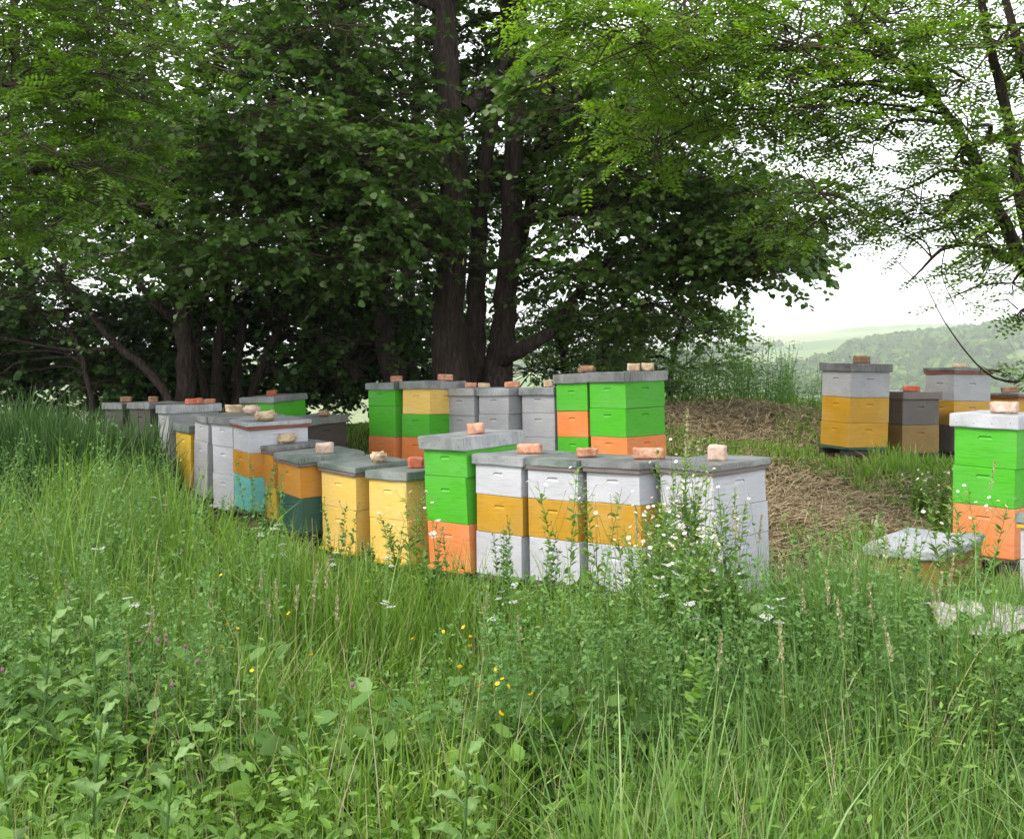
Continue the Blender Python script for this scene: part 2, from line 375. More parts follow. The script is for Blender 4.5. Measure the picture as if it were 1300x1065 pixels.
#  key: (x, y, lid top z, yaw, tilt along front, tilt along side, width, depth, lid height) of the lid's near corner
FIT = {
'H1': (-3.3402, 10.2724, 1.0706, 58.5, -1.27, 1.5, .46, .54, .08),
'H2': (-3.0069, 9.8984, 0.9002, 54.2, 0.8, 0, .45, .52, .0725),
'H3a': (-2.7323, 9.5052, 1.0057, 56.9, 1.4, 0, .46, .53, .06),
'H3b': (-2.3773, 8.9835, 1.0242, 50, -.47, 1.6, .455, .52, .064),
'H4': (-2.1321, 8.5363, 1.0086, 58.1, 1.5, 1.5, .46, .55, .058),
'H5': (-1.91, 8.44, 0.820, 55, .4, 3.0, .44, .50, .058),
'H6': (-1.6034, 7.9764, 0.7785, 53.9, 2.0, 2.6, .46, .56, .07),
'H7': (-1.1435, 7.7271, 0.7332, 43, 2.0, 2.8, .455, .53, .068),
'H8': (-0.7346, 7.431, 0.7297, 41.6, -1.4, 0, .45, .53, .060),
'H9': (-0.32, 6.99, 1.0063, 45.7, -1.7, 2.6, .475, .575, .088),
'H10': (0.0647, 6.72, 0.9064, 42.2, -.74, 0, .452, .53, .066),
'H11': (0.3982, 6.4334, 0.9096, 43.0, -1.3, 0, .45, .53, .0715),
'H12': (0.738, 6.1454, 0.9258, 43.9, -1.6, 0, .445, .53, .069),
'H13': (1.1216, 5.9, 0.935, 49.0, -1.5, 1.6, .44, .53, .064),
'B1': (-1.1449, 10.33, 1.294, 44.6, -1.2, 0, .46, .53, .068),
'B2': (-0.7824, 10.05, 1.3206, 42.5, -1.5, -1.5, .43, .49, .079),
'B3': (-0.36, 10.0, 1.248, 42.8, -1.0, 0, .45, .53, .071),
'B4': (-0.0353, 9.7077, 1.2565, 46.0, -1.6, 0, .45, .53, .069),
'B5': (0.3739, 9.46, 1.271, 45.0, -1.5, 0, .45, .53, .068),
'B6': (0.6334, 9.0797, 1.4017, 52, -2.3, 0, .45, .53, .082),
'B7': (0.9206, 8.6555, 1.4206, 48.5, -1.4, .7, .455, .535, .085),
'R1': (-2.3665, 10.5353, 1.1515, 29.4, -2.2, 2.3, .455, .526, .062),
'R2': (-1.9481, 9.9149, 0.9562, 43.8, 0, 3.0, .46, .53, .064),
'F1': (-4.05, 11.03, 1.0617, 43.8, -.9, 0, .46, .53, .065),
'F2': (-3.6294, 10.65, 1.0793, 41, -.8, 0, .45, .52, .063),
'Q1': (3.1692, 9.9537, 1.4832, 66.5, 1.0, -.9, .445, .52, .079),
'Q2': (3.80, 10.33, 1.2065, 63.6, 0, -1.1, .46, .54, .075),
'Q3': (4.4389, 10.6593, 1.4386, 67.8, -1.0, -1.3, .44, .525, .06),
'Q4': (5.2485, 11.0275, 1.1703, 72, -1.1, 0, .45, .54, .057),
'G': (3.1215, 6.5508, 1.1715, 47.8, .86, 0, .44, .54, .085),
'G2': (2.97, 5.30, .712, 46, 0, 0, .45, .54, .075),
'LOW': (2.2266, 5.5053, 0.5164, 46.3, -2.1, 3.9, .45, .56, .044),
}
TOPS = {}
def hive_frame(k):
    X, Y, Z, th, ax, ay, w, d, h = FIT[k]
    th, ax, ay = map(math.radians, (th, ax, ay))
    uL = Vector((-math.cos(th) * math.cos(ax), math.sin(th) * math.cos(ax), math.sin(ax)))
    uR = Vector((math.sin(th) * math.cos(ay), math.cos(th) * math.cos(ay), math.sin(ay)))
    x = -uL; y = (uR - x * uR.dot(x)).normalized(); z = x.cross(y).normalized()
    N = Vector((X, Y, Z)); top = N - x * (w / 2) + y * (d / 2)
    return x, y, z, top, w, d, h

def make_hive(k, label, boxes, seams, lid=ZINC, rim=None, board=DARK, lip=True, group=None, hz=.70, lidjit=.0026, name='beehive'):
    """boxes: paints from the top box down; seams: photo rows on the near corner, lid bottom first"""
    x, y, z, top, w, d, h = hive_frame(k)
    Yn = FIT[k][1]
    zs = [EYE - (s - HY) * Yn / F for s in seams]
    topz = FIT[k][2]
    levels = [0] + [max(.05, topz - q) for q in zs]        # distance below the lid top
    H = levels[-1]
    R = Matrix((x, y, z)).transposed().to_4x4()
    base = top - z * (H + .03)
    M = Matrix.Translation(base) @ R
    root = empty(name, mat=M); tag(root, label, 'beehive', group)
    bw, bd = w - .046, d - .046
    bz = .03
    # bottom board with landing lip
    bb = slab_mesh('bottom_board', bw + .006, bd + .006, .022, .003, 0)
    o = link('bottom_board', bb, board, root); o.location = (0, 0, .006)
    if lip:
        lb = slab_mesh('landing_board', bw - .03, .05, .016, .003, 0); o = link('landing_board', lb, board, root); o.location = (0, -bd / 2 - .03, .012)
    n = len(boxes)
    for i, mt in enumerate(boxes):
        ztop = H - levels[1 + i] if i else H - h * .5
        zb = H - levels[2 + i] if i + 2 < len(levels) else 0
        hh = ztop - zb - .002
        realh = (H - levels[1 + i]) - zb
        me = box_mesh('hive_box', bw + random.uniform(-.003, .003), bd + random.uniform(-.003, .003), hh, .0035, hz=(hz * realh / hh))
        o = link('hive_box', me, mt, root); o.location = (random.uniform(-.004, .004), random.uniform(-.004, .004), bz + zb)
        o.rotation_euler.z = math.radians(random.uniform(-.9, .9))
    rh = 0
    if rim:
        rh = .026
        o = link('wooden_rim', slab_mesh('wooden_rim', w - .012, d - .012, rh, .004, 2, .0015), rim, root); o.location = (0, 0, bz + H - h - .002)
    lidm = slab_mesh('lid', w, d, h - rh, .005, 5, lidjit)
    lidm.materials.append(lid); lidm.materials.append(RUSTN)
    bm = bmesh.new(); bm.from_mesh(lidm); sp = []
    for i in range(4): sp += [(-w / 2 + .05 + i * (w - .10) / 3, -d / 2, 0), (w / 2, -d / 2 + .05 + i * (d - .10) / 3, 1)]
    for (a_, b_, f_) in sp:                                         # nail heads on the skirt
        zc = (h - rh) * random.uniform(.3, .6); r_n = .0034; ring = []
        for q in range(6):
            cq, sq = r_n * math.cos(q * math.pi / 3), r_n * math.sin(q * math.pi / 3)
            ring.append(bm.verts.new((a_ + cq, b_ - .0035, zc + sq) if f_ == 0 else (a_ + .0035, b_ + cq, zc + sq)))
        fc = bm.faces.new(ring); fc.material_index = 1
    bm.to_mesh(lidm); bm.free()
    lo = link('lid', lidm, None, root); lo.location = (0, 0, bz + H - h + rh)
    lo.rotation_euler.z = math.radians(random.uniform(-.8, .8))
    TOPS[k] = (root, H + bz, w, d, h)
    # stand: two rails on blocks, from the ground to the bottom board
    gzb = min(g1(*(M @ Vector((sx_ * bw / 2, sy_ * bd / 2, 0))).to_2d()) for sx_ in (-1, 1) for sy_ in (-1, 1))
    gap = max(.06, base.z - gzb)
    s = empty('hive_stand', mat=Matrix.Translation(base) @ R); tag(s, 'low dark wooden stand under the ' + STANDL[k], 'stand', 'stands under the hives')
    for sx_ in (-1, 1):
        o = link('rail', slab_mesh('rail', .055, bd + .08, .05, .004, 1, .001), DARK, s); o.location = (sx_ * (bw / 2 - .05), 0, -.052)
        for sy_ in (-1, 1):
            if gap > .06:
                o = link('block', slab_mesh('block', .09, .09, gap - .02, .005, 1, .002), BR['brown'], s); o.location = (sx_ * (bw / 2 - .05), sy_ * (bd / 2 - .05), -.052 - (gap - .02))
    return root

HDEF = {
'H1': ('tall grey hive at the far left end of the front row with two red bricks', [GREY, GREY, GREY], (526, 552, 588, 622), dict(lid=ZLIT)),
'H2': ('narrow looking all yellow hive with small green grey lid between tall grey hives', [DYEL, DYEL], (551, 586, 621), dict(lid=ZGRN)),
'H3a': ('slim tall grey three box hive just right of the small yellow hive', [GREY, GREY, GREY], (538, 563.6, 599, 634), dict(lid=ZINC, lidjit=.003)),
'H3b': ('tall light grey three box hive touching the white, amber and teal hive', [WHITE, WHITE, WHITE], (540, 569, 605, 646), dict(lid=ZINC, board=WHITE)),
'H4': ('hive of white, amber and teal boxes with a red brown strip under the lid', [WHITE, AMBR, TEAL], (546, 577, 608, 652), dict(lid=ZLIT, rim=RUST)),
'H5': ('all amber hive squeezed between the teal bottomed hive and the dark green bottomed hive', [AMBR, DYEL], (579, 621, 663), dict(lid=ZINC, rim=RIMW)),
'H6': ('low hive with an amber box on a dark green box', [AMBR, DGRN], (594.6, 634.6, 680), dict(lid=ZGRN, rim=RIMW)),
'H7': ('low pale yellow hive on the left of the two pale yellow ones', [YELL, YELL], (606.8, 651, 705), dict(lid=ZGRN, rim=RIMW, board=DYEL)),
'H8': ('low pale yellow hive directly left of the tall front green and orange hive', [YELL, YELL], (611, 662, 716), dict(lid=ZGRN, board=DYEL)),
'H9': ('tall front row hive of two green boxes on an orange one under a long lid', [LIME, LIME, ORAN], (573, 607.6, 668, 726), dict(lid=ZLIT, board=ORAN)),
'H10': ('white, mustard and white hive directly right of the front green and orange hive', [WHITE, MUST, WHITE], (593.5, 632.8, 682, 738), dict(lid=ZLIT)),
'H11': ('middle one of three white, mustard and white hives in the front row', [WHITE, MUST, WHITE], (600, 638, 689, 746), dict(lid=ZGRN, rim=RIMW)),
'H12': ('white, mustard and white hive half hidden by white flowering fleabane', [WHITE, MUST, WHITE], (602, 643, 697, 757), dict(lid=ZINC, rim=RIMW)),
'H13': ('all white hive with wide blank side at the right end of the front row', [WHITE, WHITE, WHITE, WHITE], (604, 649, 690, 730, 768), dict(lid=ZINC, rim=RIMW)),
'B1': ('green and orange hive at the left end of the back row', [LIME, LIME, ORAN], (494, 516, 555, 592), dict(lid=ZINC, lidjit=.003)),
'B2': ('back row hive with a yellow box on green and orange boxes', [YELL, LIME, ORAN], (493.5, 526, 555.5, 592), dict(lid=ZINC, lidjit=.003)),
'B3': ('grey hive directly right of the yellow topped hive in the back row', [GREY, GREY, GREY], (502.5, 528, 553, 590), dict(lid=ZLIT)),
'B4': ('middle one of three grey hives in the back row', [GREY, GREY, GREY], (502, 526, 552, 590), dict(lid=ZLIT)),
'B5': ('grey hive directly left of the green topped hives in the back row', [GREY, GREY, GREY], (501, 524.5, 556, 590), dict(lid=ZLIT)),
'B6': ('back row hive with an orange box between two green boxes', [LIME, ORAN, LIME], (486.5, 521.7, 555.5, 590), dict(lid=ZINC, lidjit=.003)),
'B7': ('tall green hive at the right end of the back row with two bricks on top', [LIME, LIME, ORAN], (485.6, 519, 556, 592), dict(lid=ZINC, hz=.74)),
'R1': ('dark green hive in shade behind the left end of the front row', [LIME, LIME, ORAN], (511, 535, 562, 600), dict(lid=ZINC, lidjit=.003)),
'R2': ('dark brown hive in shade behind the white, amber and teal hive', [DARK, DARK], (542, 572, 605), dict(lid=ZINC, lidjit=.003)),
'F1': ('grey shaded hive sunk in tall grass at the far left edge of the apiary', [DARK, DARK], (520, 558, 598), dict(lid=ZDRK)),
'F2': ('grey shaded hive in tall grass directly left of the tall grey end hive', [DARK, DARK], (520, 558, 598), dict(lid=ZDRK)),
'Q1': ('white and mustard hive on a dark green board by the straw mound', [GREY, MUST, MUST], (472, 504.7, 538, 569), dict(lid=ZDRK, board=DGRN)),
'Q2': ('low brown and ochre hive between two white topped hives at the right', [BRWN, OCHR], (508, 540, 576), dict(lid=RIMW)),
'Q3': ('white, mustard and grey hive with dark red strip under its lid at the right', [GREY, MUST, BRWN], (478, 509, 540, 573), dict(lid=ZDRK, rim=RUST)),
'Q4': ('low hive with dark red strip at the right picture edge behind the large green hive', [MUST, MUST], (511, 540, 572), dict(lid=ZDRK, rim=RUST)),
'G': ('large bright green hive with orange bottom box at the right edge', [LIME, LIME, ORAN], (547, 597.7, 648, 713), dict(lid=ZNEW, hz=.76)),
'G2': ('white hive cut by the right picture edge in front of the large green hive', [WHITE, WHITE], (678, 725, 790), dict(lid=ZGRN, rim=DYEL)),
'LOW': ('single ochre box hive low in the grass under a creased silvery sheet lid', [OCHR], (713, 762), dict(lid=ZLIT, lidjit=.010)),
}
STANDL = {k: v[0] for k, v in HDEF.items()}
for k in STANDL:
    ws = STANDL[k].split(); STANDL[k] = ' '.join(ws[:10])
STANDL.update(H9='tall green and orange hive of the front row', H1='tall grey hive with two red bricks', H4='white, amber and teal hive', H8='right one of the two pale yellow hives', H7='left one of the two pale yellow hives',
    H10='white and mustard hive right of the green one', B7='tall green hive at the back row right end', B5='grey hive left of the green topped ones', R1='dark green hive in shade', G='large bright green hive at the right',
    G2='white hive cut by the right edge', F1='shaded hive at the far left edge', F2='shaded hive left of the grey end hive', H5='all amber hive', Q3='hive with white, mustard and grey boxes', Q4='low mustard hive at the right edge', LOW='ochre box hive with creased lid', H13='all white hive at the row end', Q2='low brown and ochre hive')
for k, (lab, bx, sm, kw) in HDEF.items():
    make_hive(k, lab, bx, sm, group='beehives of the apiary', **kw)

# bricks and stones lying on the lids: (hive, px left, px right, height m, v along depth, colour, yaw offset, label)
BRK = [
('H1', 235, 258, .06, .52, 'red', 5, 'dark red brick lying nearest on the far left grey hive lid'),
('H1', 258, 283, .045, .72, 'salmon', 12, 'thin salmon tile piece beside the red brick on the far left grey lid'),
('H3a', 279, 301, .07, .75, 'beige', 20, 'pale beige brick on the slim grey hive lid'),
('H3b', 309, 331, .075, .62, 'pink', -20, 'rounded greyish stone on the light grey hive lid'),
('H4', 324, 350, .075, .35, 'beige', 25, 'flat beige stone on the lid of the white, amber and teal hive'),
('H5', 352, 377, .075, .42, 'beige', 0, 'squared beige block on the all amber hive'),
('H6', 400, 424, .08, .5, 'pink', 0, 'pale pink brick on the amber and dark green hive'),
('H7', 469, 492, .078, .52, 'beige', 10, 'rough brown and beige stone on the left pale yellow hive'),
('H8', 518, 539, .08, .55, 'red', 0, 'bright red brick on the right pale yellow hive'),
('H9', 592, 616, .07, .42, 'salmon', 0, 'salmon brick on the long bright lid of the front green hive'),
('H10', 655, 690, .058, .45, 'salmon', -4, 'long salmon brick on the first white and mustard hive'),
('H11', 732, 760, .058, .45, 'salmon', 10, 'orange brick piece on the middle white and mustard hive'),
('H12', 803, 845, .062, .48, 'salmon', 4, 'large flat salmon brick on the hive behind the fleabane'),
('H13', 899, 923, .085, .45, 'pink', -6, 'pale brick standing upright on the all white hive'),
('B1', 495, 511, .06, .5, 'salmon', 0, 'small salmon brick on the back row left end hive'),
('B2', 563, 583, .055, .5, 'salmon', 0, 'salmon brick on the yellow topped back row hive'),
('B3', 590, 606, .05, .4, 'salmon', 0, 'small orange brick on the first grey back row hive'),
('B3', 606, 622, .045, .5, 'beige', 0, 'beige brick beside the orange one on the first grey back row hive'),
('B4', 640, 660, .055, .4, 'salmon', 0, 'salmon brick on the middle grey back row hive'),
('B5', 690, 703, .06, .3, 'beige', 0, 'beige brick on the grey hive left of the green topped hives'),
('B6', 733, 757, .065, .45, 'brown', 5, 'brownish stone on the green, orange and green hive'),
('B7', 796, 813, .063, .35, 'beige', 0, 'left one of two beige bricks on the tall green back hive'),
('B7', 820, 837, .063, .6, 'beige', 0, 'right one of two beige bricks on the tall green back hive'),
('R1', 338, 352, .05, .45, 'red', 0, 'dark red brick on the shaded green hive'),
('R2', 402, 418, .06, .5, 'brown', 0, 'brown stone on the shaded dark brown hive'),
('F1', 153, 168, .06, .4, 'brown', 0, 'brown brick on the far left shaded hive'),
('F2', 188, 201, .055, .4, 'brown', 0, 'brown brick on the shaded hive beside the tall grey one'),
('Q1', 1084, 1104, .072, .4, 'brown', 12, 'cracked brown brick on the white and mustard hive by the mound'),
('Q2', 1146, 1168, .055, .4, 'red', 0, 'dark red brick on the low brown and ochre hive'),
('Q3', 1209, 1228, .045, .45, 'beige', 0, 'flat beige brick on the red stripped hive at the right'),
('Q4', 1271, 1293, .055, .3, 'brown', 10, 'brown rubble brick on the low hive behind the large green hive'),
('G', 1259, 1293, .068, .55, 'pink', -10, 'large pale brick on the bright lid of the large green hive'),
]
for (k, x0, x1, hh, vv, col, yo, lab) in BRK:
    root, Ht, w, d, h = TOPS[k]; M = root.matrix_world if False else root.matrix_basis
    best = None
    for u in np.linspace(-.42, .42, 60):
        p = M @ Vector((u * w, (vv - .5) * d, Ht)); px = PX + F * p.x / p.y
        e = abs(px - (x0 + x1) / 2)
        if best is None or e < best[0]: best = (e, u, p)
    p = best[2]; W = (x1 - x0) * p.y / F
    dep = min(.13, max(.09, W * .8))
    # the brick lies square to the camera side, within a few degrees
    me = rock_mesh('brick', W * .93, dep * .75, hh, .005 if 'brick' in lab else .009, .004 if 'brick' in lab else .018)
    nm = 'stone' if 'stone' in lab else 'brick'
    o = link(nm, me, BR[col]); tag(o, lab, nm, 'bricks and stones weighing down hive lids')
    dirv = math.atan2(-p.x, p.y)
    tilt = M.to_3x3() @ Vector((0, 0, 1))
    q = Vector((0, 0, 1)).rotation_difference(tilt).to_matrix().to_4x4()
    o.matrix_basis = Matrix.Translation(p) @ q @ Matrix.Rotation(dirv + math.radians(yo), 4, 'Z')

# crumpled pale sheet lying in the grass at the right
def crumple():
    n = 26; xs_ = np.linspace(-.26, .26, n); ys_ = np.linspace(-.15, .15, n); X, Y = np.meshgrid(xs_, ys_)
    Z = np.zeros_like(X)
    for i in range(n):
        for j in range(n):
            q = Vector((X[i, j] * 9, Y[i, j] * 9, 3.1)); Z[i, j] = .035 * abs(mnoise.noise(q)) + .022 * abs(mnoise.noise(q * 2.7)) + .008 * mnoise.noise(q * 6) + .02 * math.cos(X[i, j] * 5)
    X = X + .02 * np.sin(Y * 20); Y = Y + .02 * np.sin(X * 17)
    i2 = np.arange(n * n).reshape(n, n)
    V = np.stack([X.ravel(), Y.ravel(), Z.ravel()], 1)
    Q = np.stack([i2[:-1, :-1].ravel(), i2[:-1, 1:].ravel(), i2[1:, 1:].ravel(), i2[1:, :-1].ravel()], 1)
    return np_mesh('crumpled_sheet', V, Q)
m, nt, out = new_mat('pale_crumpled_sheet'); v = coords(nt); a = noise_tex(nt, 22, 5, .7, v)
bsdf(nt, out, ramp(nt, a, [(.35, (.17, .15, .135)), (.6, (.36, .33, .31))]), .75, a, .5, .01)
o = link('crumpled_sheet', crumple(), m); tag(o, 'crumpled pale sheet lying in the grass below the low ochre hive', 'sheet')
md = o.modifiers.new('Solid', 'SOLIDIFY'); md.thickness = .004
p = at(1262, 792, 4.55); o.location = (p[0], p[1], p[2] + .0); o.rotation_euler = (math.radians(12), math.radians(3), .12)

# ------------------------------------------------------------------ trees
LT = np.array([(0, 0, 0), (.40, .12, .05), (.46, .55, .07), (0, 1.05, -.06), (-.46, .55, .07), (-.40, .12, .05)], float)
LQ = np.array([[0, 1, 2, 3], [0, 3, 4, 5]])
DT = np.array([(0, 0, 0), (.26, .5, .02), (0, 1, 0), (-.26, .5, .02)], float); DQ = np.array([[0, 1, 2, 3]])

def leaves_on(A, P, D, size, seed, per=16, tip=.25, droop=.25, flat=.8, rbias=0.0):
    """broad leaves in two ranks along twigs from P along vectors D (m,3)"""
    r = np.random.default_rng(seed); m = len(P)
    t = np.linspace(tip, 1.0, per)[None, :] + r.normal(0, .02, (m, per))
    L = np.linalg.norm(D, axis=1)
    pos = P[:, None] + D[:, None] * t[..., None]; pos[..., 2] -= droop * (t ** 2) * L[:, None]
    side = norm(np.cross(D, [0, 0, 1.]))[:, None] * np.where(np.arange(per) % 2, 1, -1)[None, :, None]
    d = side * .8 + norm(D)[:, None] * .55 + r.normal(0, .38, (m, per, 3)); d[..., 2] -= .32
    nz = np.zeros((m, per, 3)); nz[..., 2] = flat; nz += r.normal(0, .38, (m, per, 3))
    pos = pos.reshape(-1, 3); d = d.reshape(-1, 3); nz = nz.reshape(-1, 3)
    S = size * r.uniform(.6, 1.15, len(pos))
    R = np.clip(r.beta(2, 2.4, len(pos)) + rbias, 0, 1)
    fl = r.random(len(pos)) < .08; R[fl] = 1.0
    A.inst(LT, LQ, pos + norm(d) * .02, bases(d, nz), S, R)

def pinnate_on(A, P, D, leaf, seed, per=9, n=11, droop=.2, rbias=0.):
    """pinnate locust leaves along twigs"""
    r = np.random.default_rng(seed); m = len(P)
    t = np.linspace(.1, 1.0, per)[None, :] + r.normal(0, .02, (m, per))
    L = np.linalg.norm(D, axis=1)
    pos = P[:, None] + D[:, None] * t[..., None]; pos[..., 2] -= droop * t ** 2 * L[:, None]
    side = norm(np.cross(D, [0, 0, 1.]))[:, None] * np.where(np.arange(per) % 2, 1, -1)[None, :, None]
    d = norm(side * .9 + norm(D)[:, None] * .8 + r.normal(0, .3, (m, per, 3))); d[..., 2] -= .15
    pos = pos.reshape(-1, 3); d = norm(d.reshape(-1, 3)); k = len(pos)
    LL = leaf * r.uniform(.7, 1.15, k)
    nz = np.array([0, 0, 1.]) + r.normal(0, .3, (k, 3))
    B = bases(d, nz); ax = B[..., 0]; nn = B[..., 2]
    R0 = np.clip(r.beta(2, 2, k) + rbias, 0, 1)
    for j in range(n):
        f = .12 + .88 * (j // 2) / (n // 2)
        s = 1 if j % 2 else -1
        if j == n - 1: s = 0
        q = pos + d * (LL * f)[:, None]; q[:, 2] -= .12 * LL * f ** 2
        dd = ax * s + d * (.35 if s else 1.) + r.normal(0, .12, (k, 3)); dd[:, 2] -= .12
        A.inst(DT, DQ, q, bases(dd, nn + r.normal(0, .15, (k, 3))), LL * .25 * (1 - .25 * abs(f - .5)), np.clip(R0 + r.normal(0, .08, k), 0, 1))

def make_tree(name, label, trunks, clusters, lmat, size=.085, kind='broad', nspray=30, spray=.62, rad=(.9, .32), seed=1, per=16, group='trees around the apiary', limbs=True, skip_limb=0., conn=None, rbias=0., droop=.25):
    r = np.random.default_rng(seed)
    base = trunks[0][0][0]
    root = empty(name, (base[0], base[1], base[2])); tag(root, label, 'tree', group)
    off = -np.array(base)
    T = Acc(); nodes = []
    for (pts, rads) in trunks:
        p, rr = smooth_path(pts, rads, 6); n = len(p)
        p = p + r.normal(0, .012, p.shape) * (rr[:, None] / .1).clip(0, 1.2)
        T.add(*tube(p + off, rr, 14 if rads[0] > .1 else 8, .07)); nodes += list(zip(p, rr))
    NP = np.array([q for q, _ in nodes]); NR = np.array([q for _, q in nodes])
    A = Acc(); TW = Acc()
    for ci, c in enumerate(clusters):
        cc = np.array(c[:3]); sc = c[3] if len(c) > 3 else 1.0; ns = int(nspray * (c[4] if len(c) > 4 else 1.0))
        # limb from the nearest suitable trunk point
        dist = np.linalg.norm((NP - cc) * [1, 1, 1.3], axis=1) + np.where(NP[:, 2] > cc[2] + .2, 1.2, 0)
        i = int(np.argmin(dist)); s0 = NP[i]
        if r.random() > skip_limb:
            mid = (s0 + cc) / 2 + np.array([r.normal(0, .15), r.normal(0, .15), r.uniform(.05, .35)]) * min(1, dist[i] / 2)
            r0 = min(NR[i] * .6, .018 + .018 * dist[i])
            q1 = s0 * .66 + mid * .34 + r.normal(0, .05, 3); q2 = mid * .5 + cc * .5 + r.normal(0, .06, 3)
            p, rr = smooth_path([s0, q1, mid, q2, cc], [r0, r0 * .85, r0 * .65, r0 * .45, .008], 4)
            T.add(*tube(p + off, rr, 6, .05))
        # sprays
        az = r.uniform(0, 2 * np.pi, ns); rr_ = np.sqrt(r.random(ns)) * rad[0] * sc * .62
        P = cc + np.stack([np.cos(az) * rr_, np.sin(az) * rr_, r.normal(0, rad[1] * sc * .6, ns)], 1)
        D = np.stack([np.cos(az + r.normal(0, .5, ns)), np.sin(az + r.normal(0, .5, ns)), r.normal(.0, .28, ns)], 1)
        D = norm(D) * (spray * sc ** .5 * r.uniform(.6, 1.2, ns))[:, None]
        if kind == 'broad': leaves_on(A, P + off, D, size, seed * 977 + ci, per, rbias=rbias, droop=droop)
        else: pinnate_on(A, P + off, D, size, seed * 977 + ci, per, rbias=rbias)
        for j in range(ns):
            e = P[j] + D[j]; e[2] -= droop * np.linalg.norm(D[j]); m_ = P[j] + D[j] * .5; m_[2] -= droop * .25 * np.linalg.norm(D[j])
            st = cc + (P[j] - cc) * .15
            TW.add(*tube(np.array([st, P[j], m_, e]) + off, [.006, .0045, .0035, .0015], 4))
    link('trunk', T.mesh('trunk', True), BARK, root)
    crown = link('crown', A.mesh('crown'), lmat, root)
    link('twigs', TW.mesh('twigs'), TWIG, crown)
    return root

def cl(px, py, d, s=1., n=1.):
    p = at(px, py, d); return (p[0], p[1], p[2], s, n)
def tr(pts, d):
    """stem from (px, py, radius[, depth]) rows"""
    P = [at(q[0], q[1], q[3] if len(q) > 3 else d) for q in pts]; return ([tuple(x) for x in P], [q[2] for q in pts])
def rooted(t):
    """start the stem a little under the ground"""
    p, rd = t; p = list(p); b = p[0]; gzz = g1(b[0], b[1]); dz = b[2] - gzz
    if dz > .05: p = [(b[0], b[1], gzz - .08)] + p; rd = [rd[0] * 1.25] + list(rd)
    return (p, rd)
def region(seed, n, x0, x1, y0, y1, d0, d1, thr=-1, s=(.8, 1.2), keep=None):
    """cluster centres spread through a region, thinned by soft noise so gaps stay"""
    r = np.random.default_rng(seed); out = []; k = 0
    while len(out) < n and k < n * 60:
        k += 1
        px, py, d = r.uniform(x0, x1), r.uniform(y0, y1), r.uniform(d0, d1)
        if keep is not None and not keep(px, py, d): continue
        c = at(px, py, d)
        if any((c[0] - o_[0]) ** 2 + (c[1] - o_[1]) ** 2 + 3 * (c[2] - o_[2]) ** 2 < .16 for o_ in out): continue
        out.append((c[0], c[1], c[2], r.uniform(*s), 1.))
    return out

# big linden: several stems from one base, crown over the middle of the apiary
lt = [rooted(tr([(573, 500, .23), (572, 400, .19), (575, 300, .17), (575, 200, .165), (567, 100, .155), (562, 0, .14), (556, -150, .10), (550, -320, .06)], 12.4)),
      tr([(606, 500, .15, 12.9), (604, 390, .12), (609, 276, .105), (624, 160, .085), (640, 50, .08), (655, -120, .05)], 13),
      tr([(630, 500, .19, 12.7), (640, 400, .14), (650, 276, .125), (655, 150, .11), (658, 40, .10), (668, -120, .07)], 12.8),
      tr([(646, 360, .11, 12.9), (668, 280, .075), (686, 185, .065), (706, 80, .055), (740, -60, .04)], 13.1),
      tr([(572, 240, .10, 12.4), (556, 192, .09), (530, 164, .10), (500, 172, .06), (455, 150, .04), (400, 140, .02)], 12.2),
      tr([(528, 166, .06, 12.2), (524, 200, .055), (527, 250, .045), (520, 290, .02)], 12.1),
      tr([(636, 452, .11, 12.7), (668, 442, .085), (700, 420, .07), (725, 385, .045), (748, 350, .025), (800, 310, .012)], 12.3),
      tr([(590, 140, .1, 12.4), (612, 118, .08), (632, 92, .07), (650, 60, .04)], 12.6),
      tr([(655, 280, .09, 12.8), (720, 270, .06), (800, 262, .04), (880, 250, .025), (960, 235, .012)], 12.2),
      tr([(652, 160, .09, 12.8), (740, 120, .07), (840, 90, .045), (940, 70, .02)], 12.2),
      tr([(574, 330, .07, 12.4), (520, 300, .055), (450, 292, .04), (380, 300, .025), (300, 315, .012)], 11.6)]
def kl(px, py, d):
    if 500 < px < 735 and -40 < py < 470 and d < 12.6: return False
    if 545 < px < 690 and 20 < py < 470 and d < 13.1: return False       # stems stay in view
    if px > 700 and py > 400 - (px - 700) * .12 + 20: return False
    if px > 880 and py > 355: return False
    if 880 < px < 1010 and 130 < py < 215: return False
    if 585 < px < 700 and py > 330: return False
    return True
lc = region(11, 72, 330, 900, -330, 300, 10.8, 14.5, keep=kl) + region(12, 34, 680, 1000, 130, 362, 11.2, 13.5, s=(.7, 1.05), keep=kl) + region(13, 30, 150, 520, 60, 330, 10.6, 12.6, keep=kl)
lc += region(15, 14, 535, 730, -90, 110, 13.4, 15) + region(16, 6, 590, 700, 120, 330, 14.2, 15.5, s=(.6, .8))
lc += region(14, 14, 150, 900, -460, -190, 10.5, 12.5, s=(1., 1.3))
lc += [cl(250, 210, 10.6), cl(300, 190, 10.4), cl(360, 175, 10.6), cl(410, 160, 10.8), cl(200, 320, 10.8), cl(260, 318, 10.6), cl(320, 312, 10.5), cl(370, 290, 10.7), cl(480, 240, 10.6, .7), cl(520, 262, 10.8, .6), cl(450, 205, 10.8, .8),
       cl(560, 290, 11.6, .4, .5), cl(735, 60, 10.2, .7), cl(700, 95, 10.2, .6), cl(820, 125, 10.4, .7), cl(860, 335, 11.6, .85), cl(930, 315, 11.6, .7), cl(980, 310, 11.8, .5, .8), cl(1010, 332, 11.8, .35, .6), cl(905, 355, 11.8, .45, .8), cl(830, 385, 12, .8), cl(770, 400, 12.4, .8)]
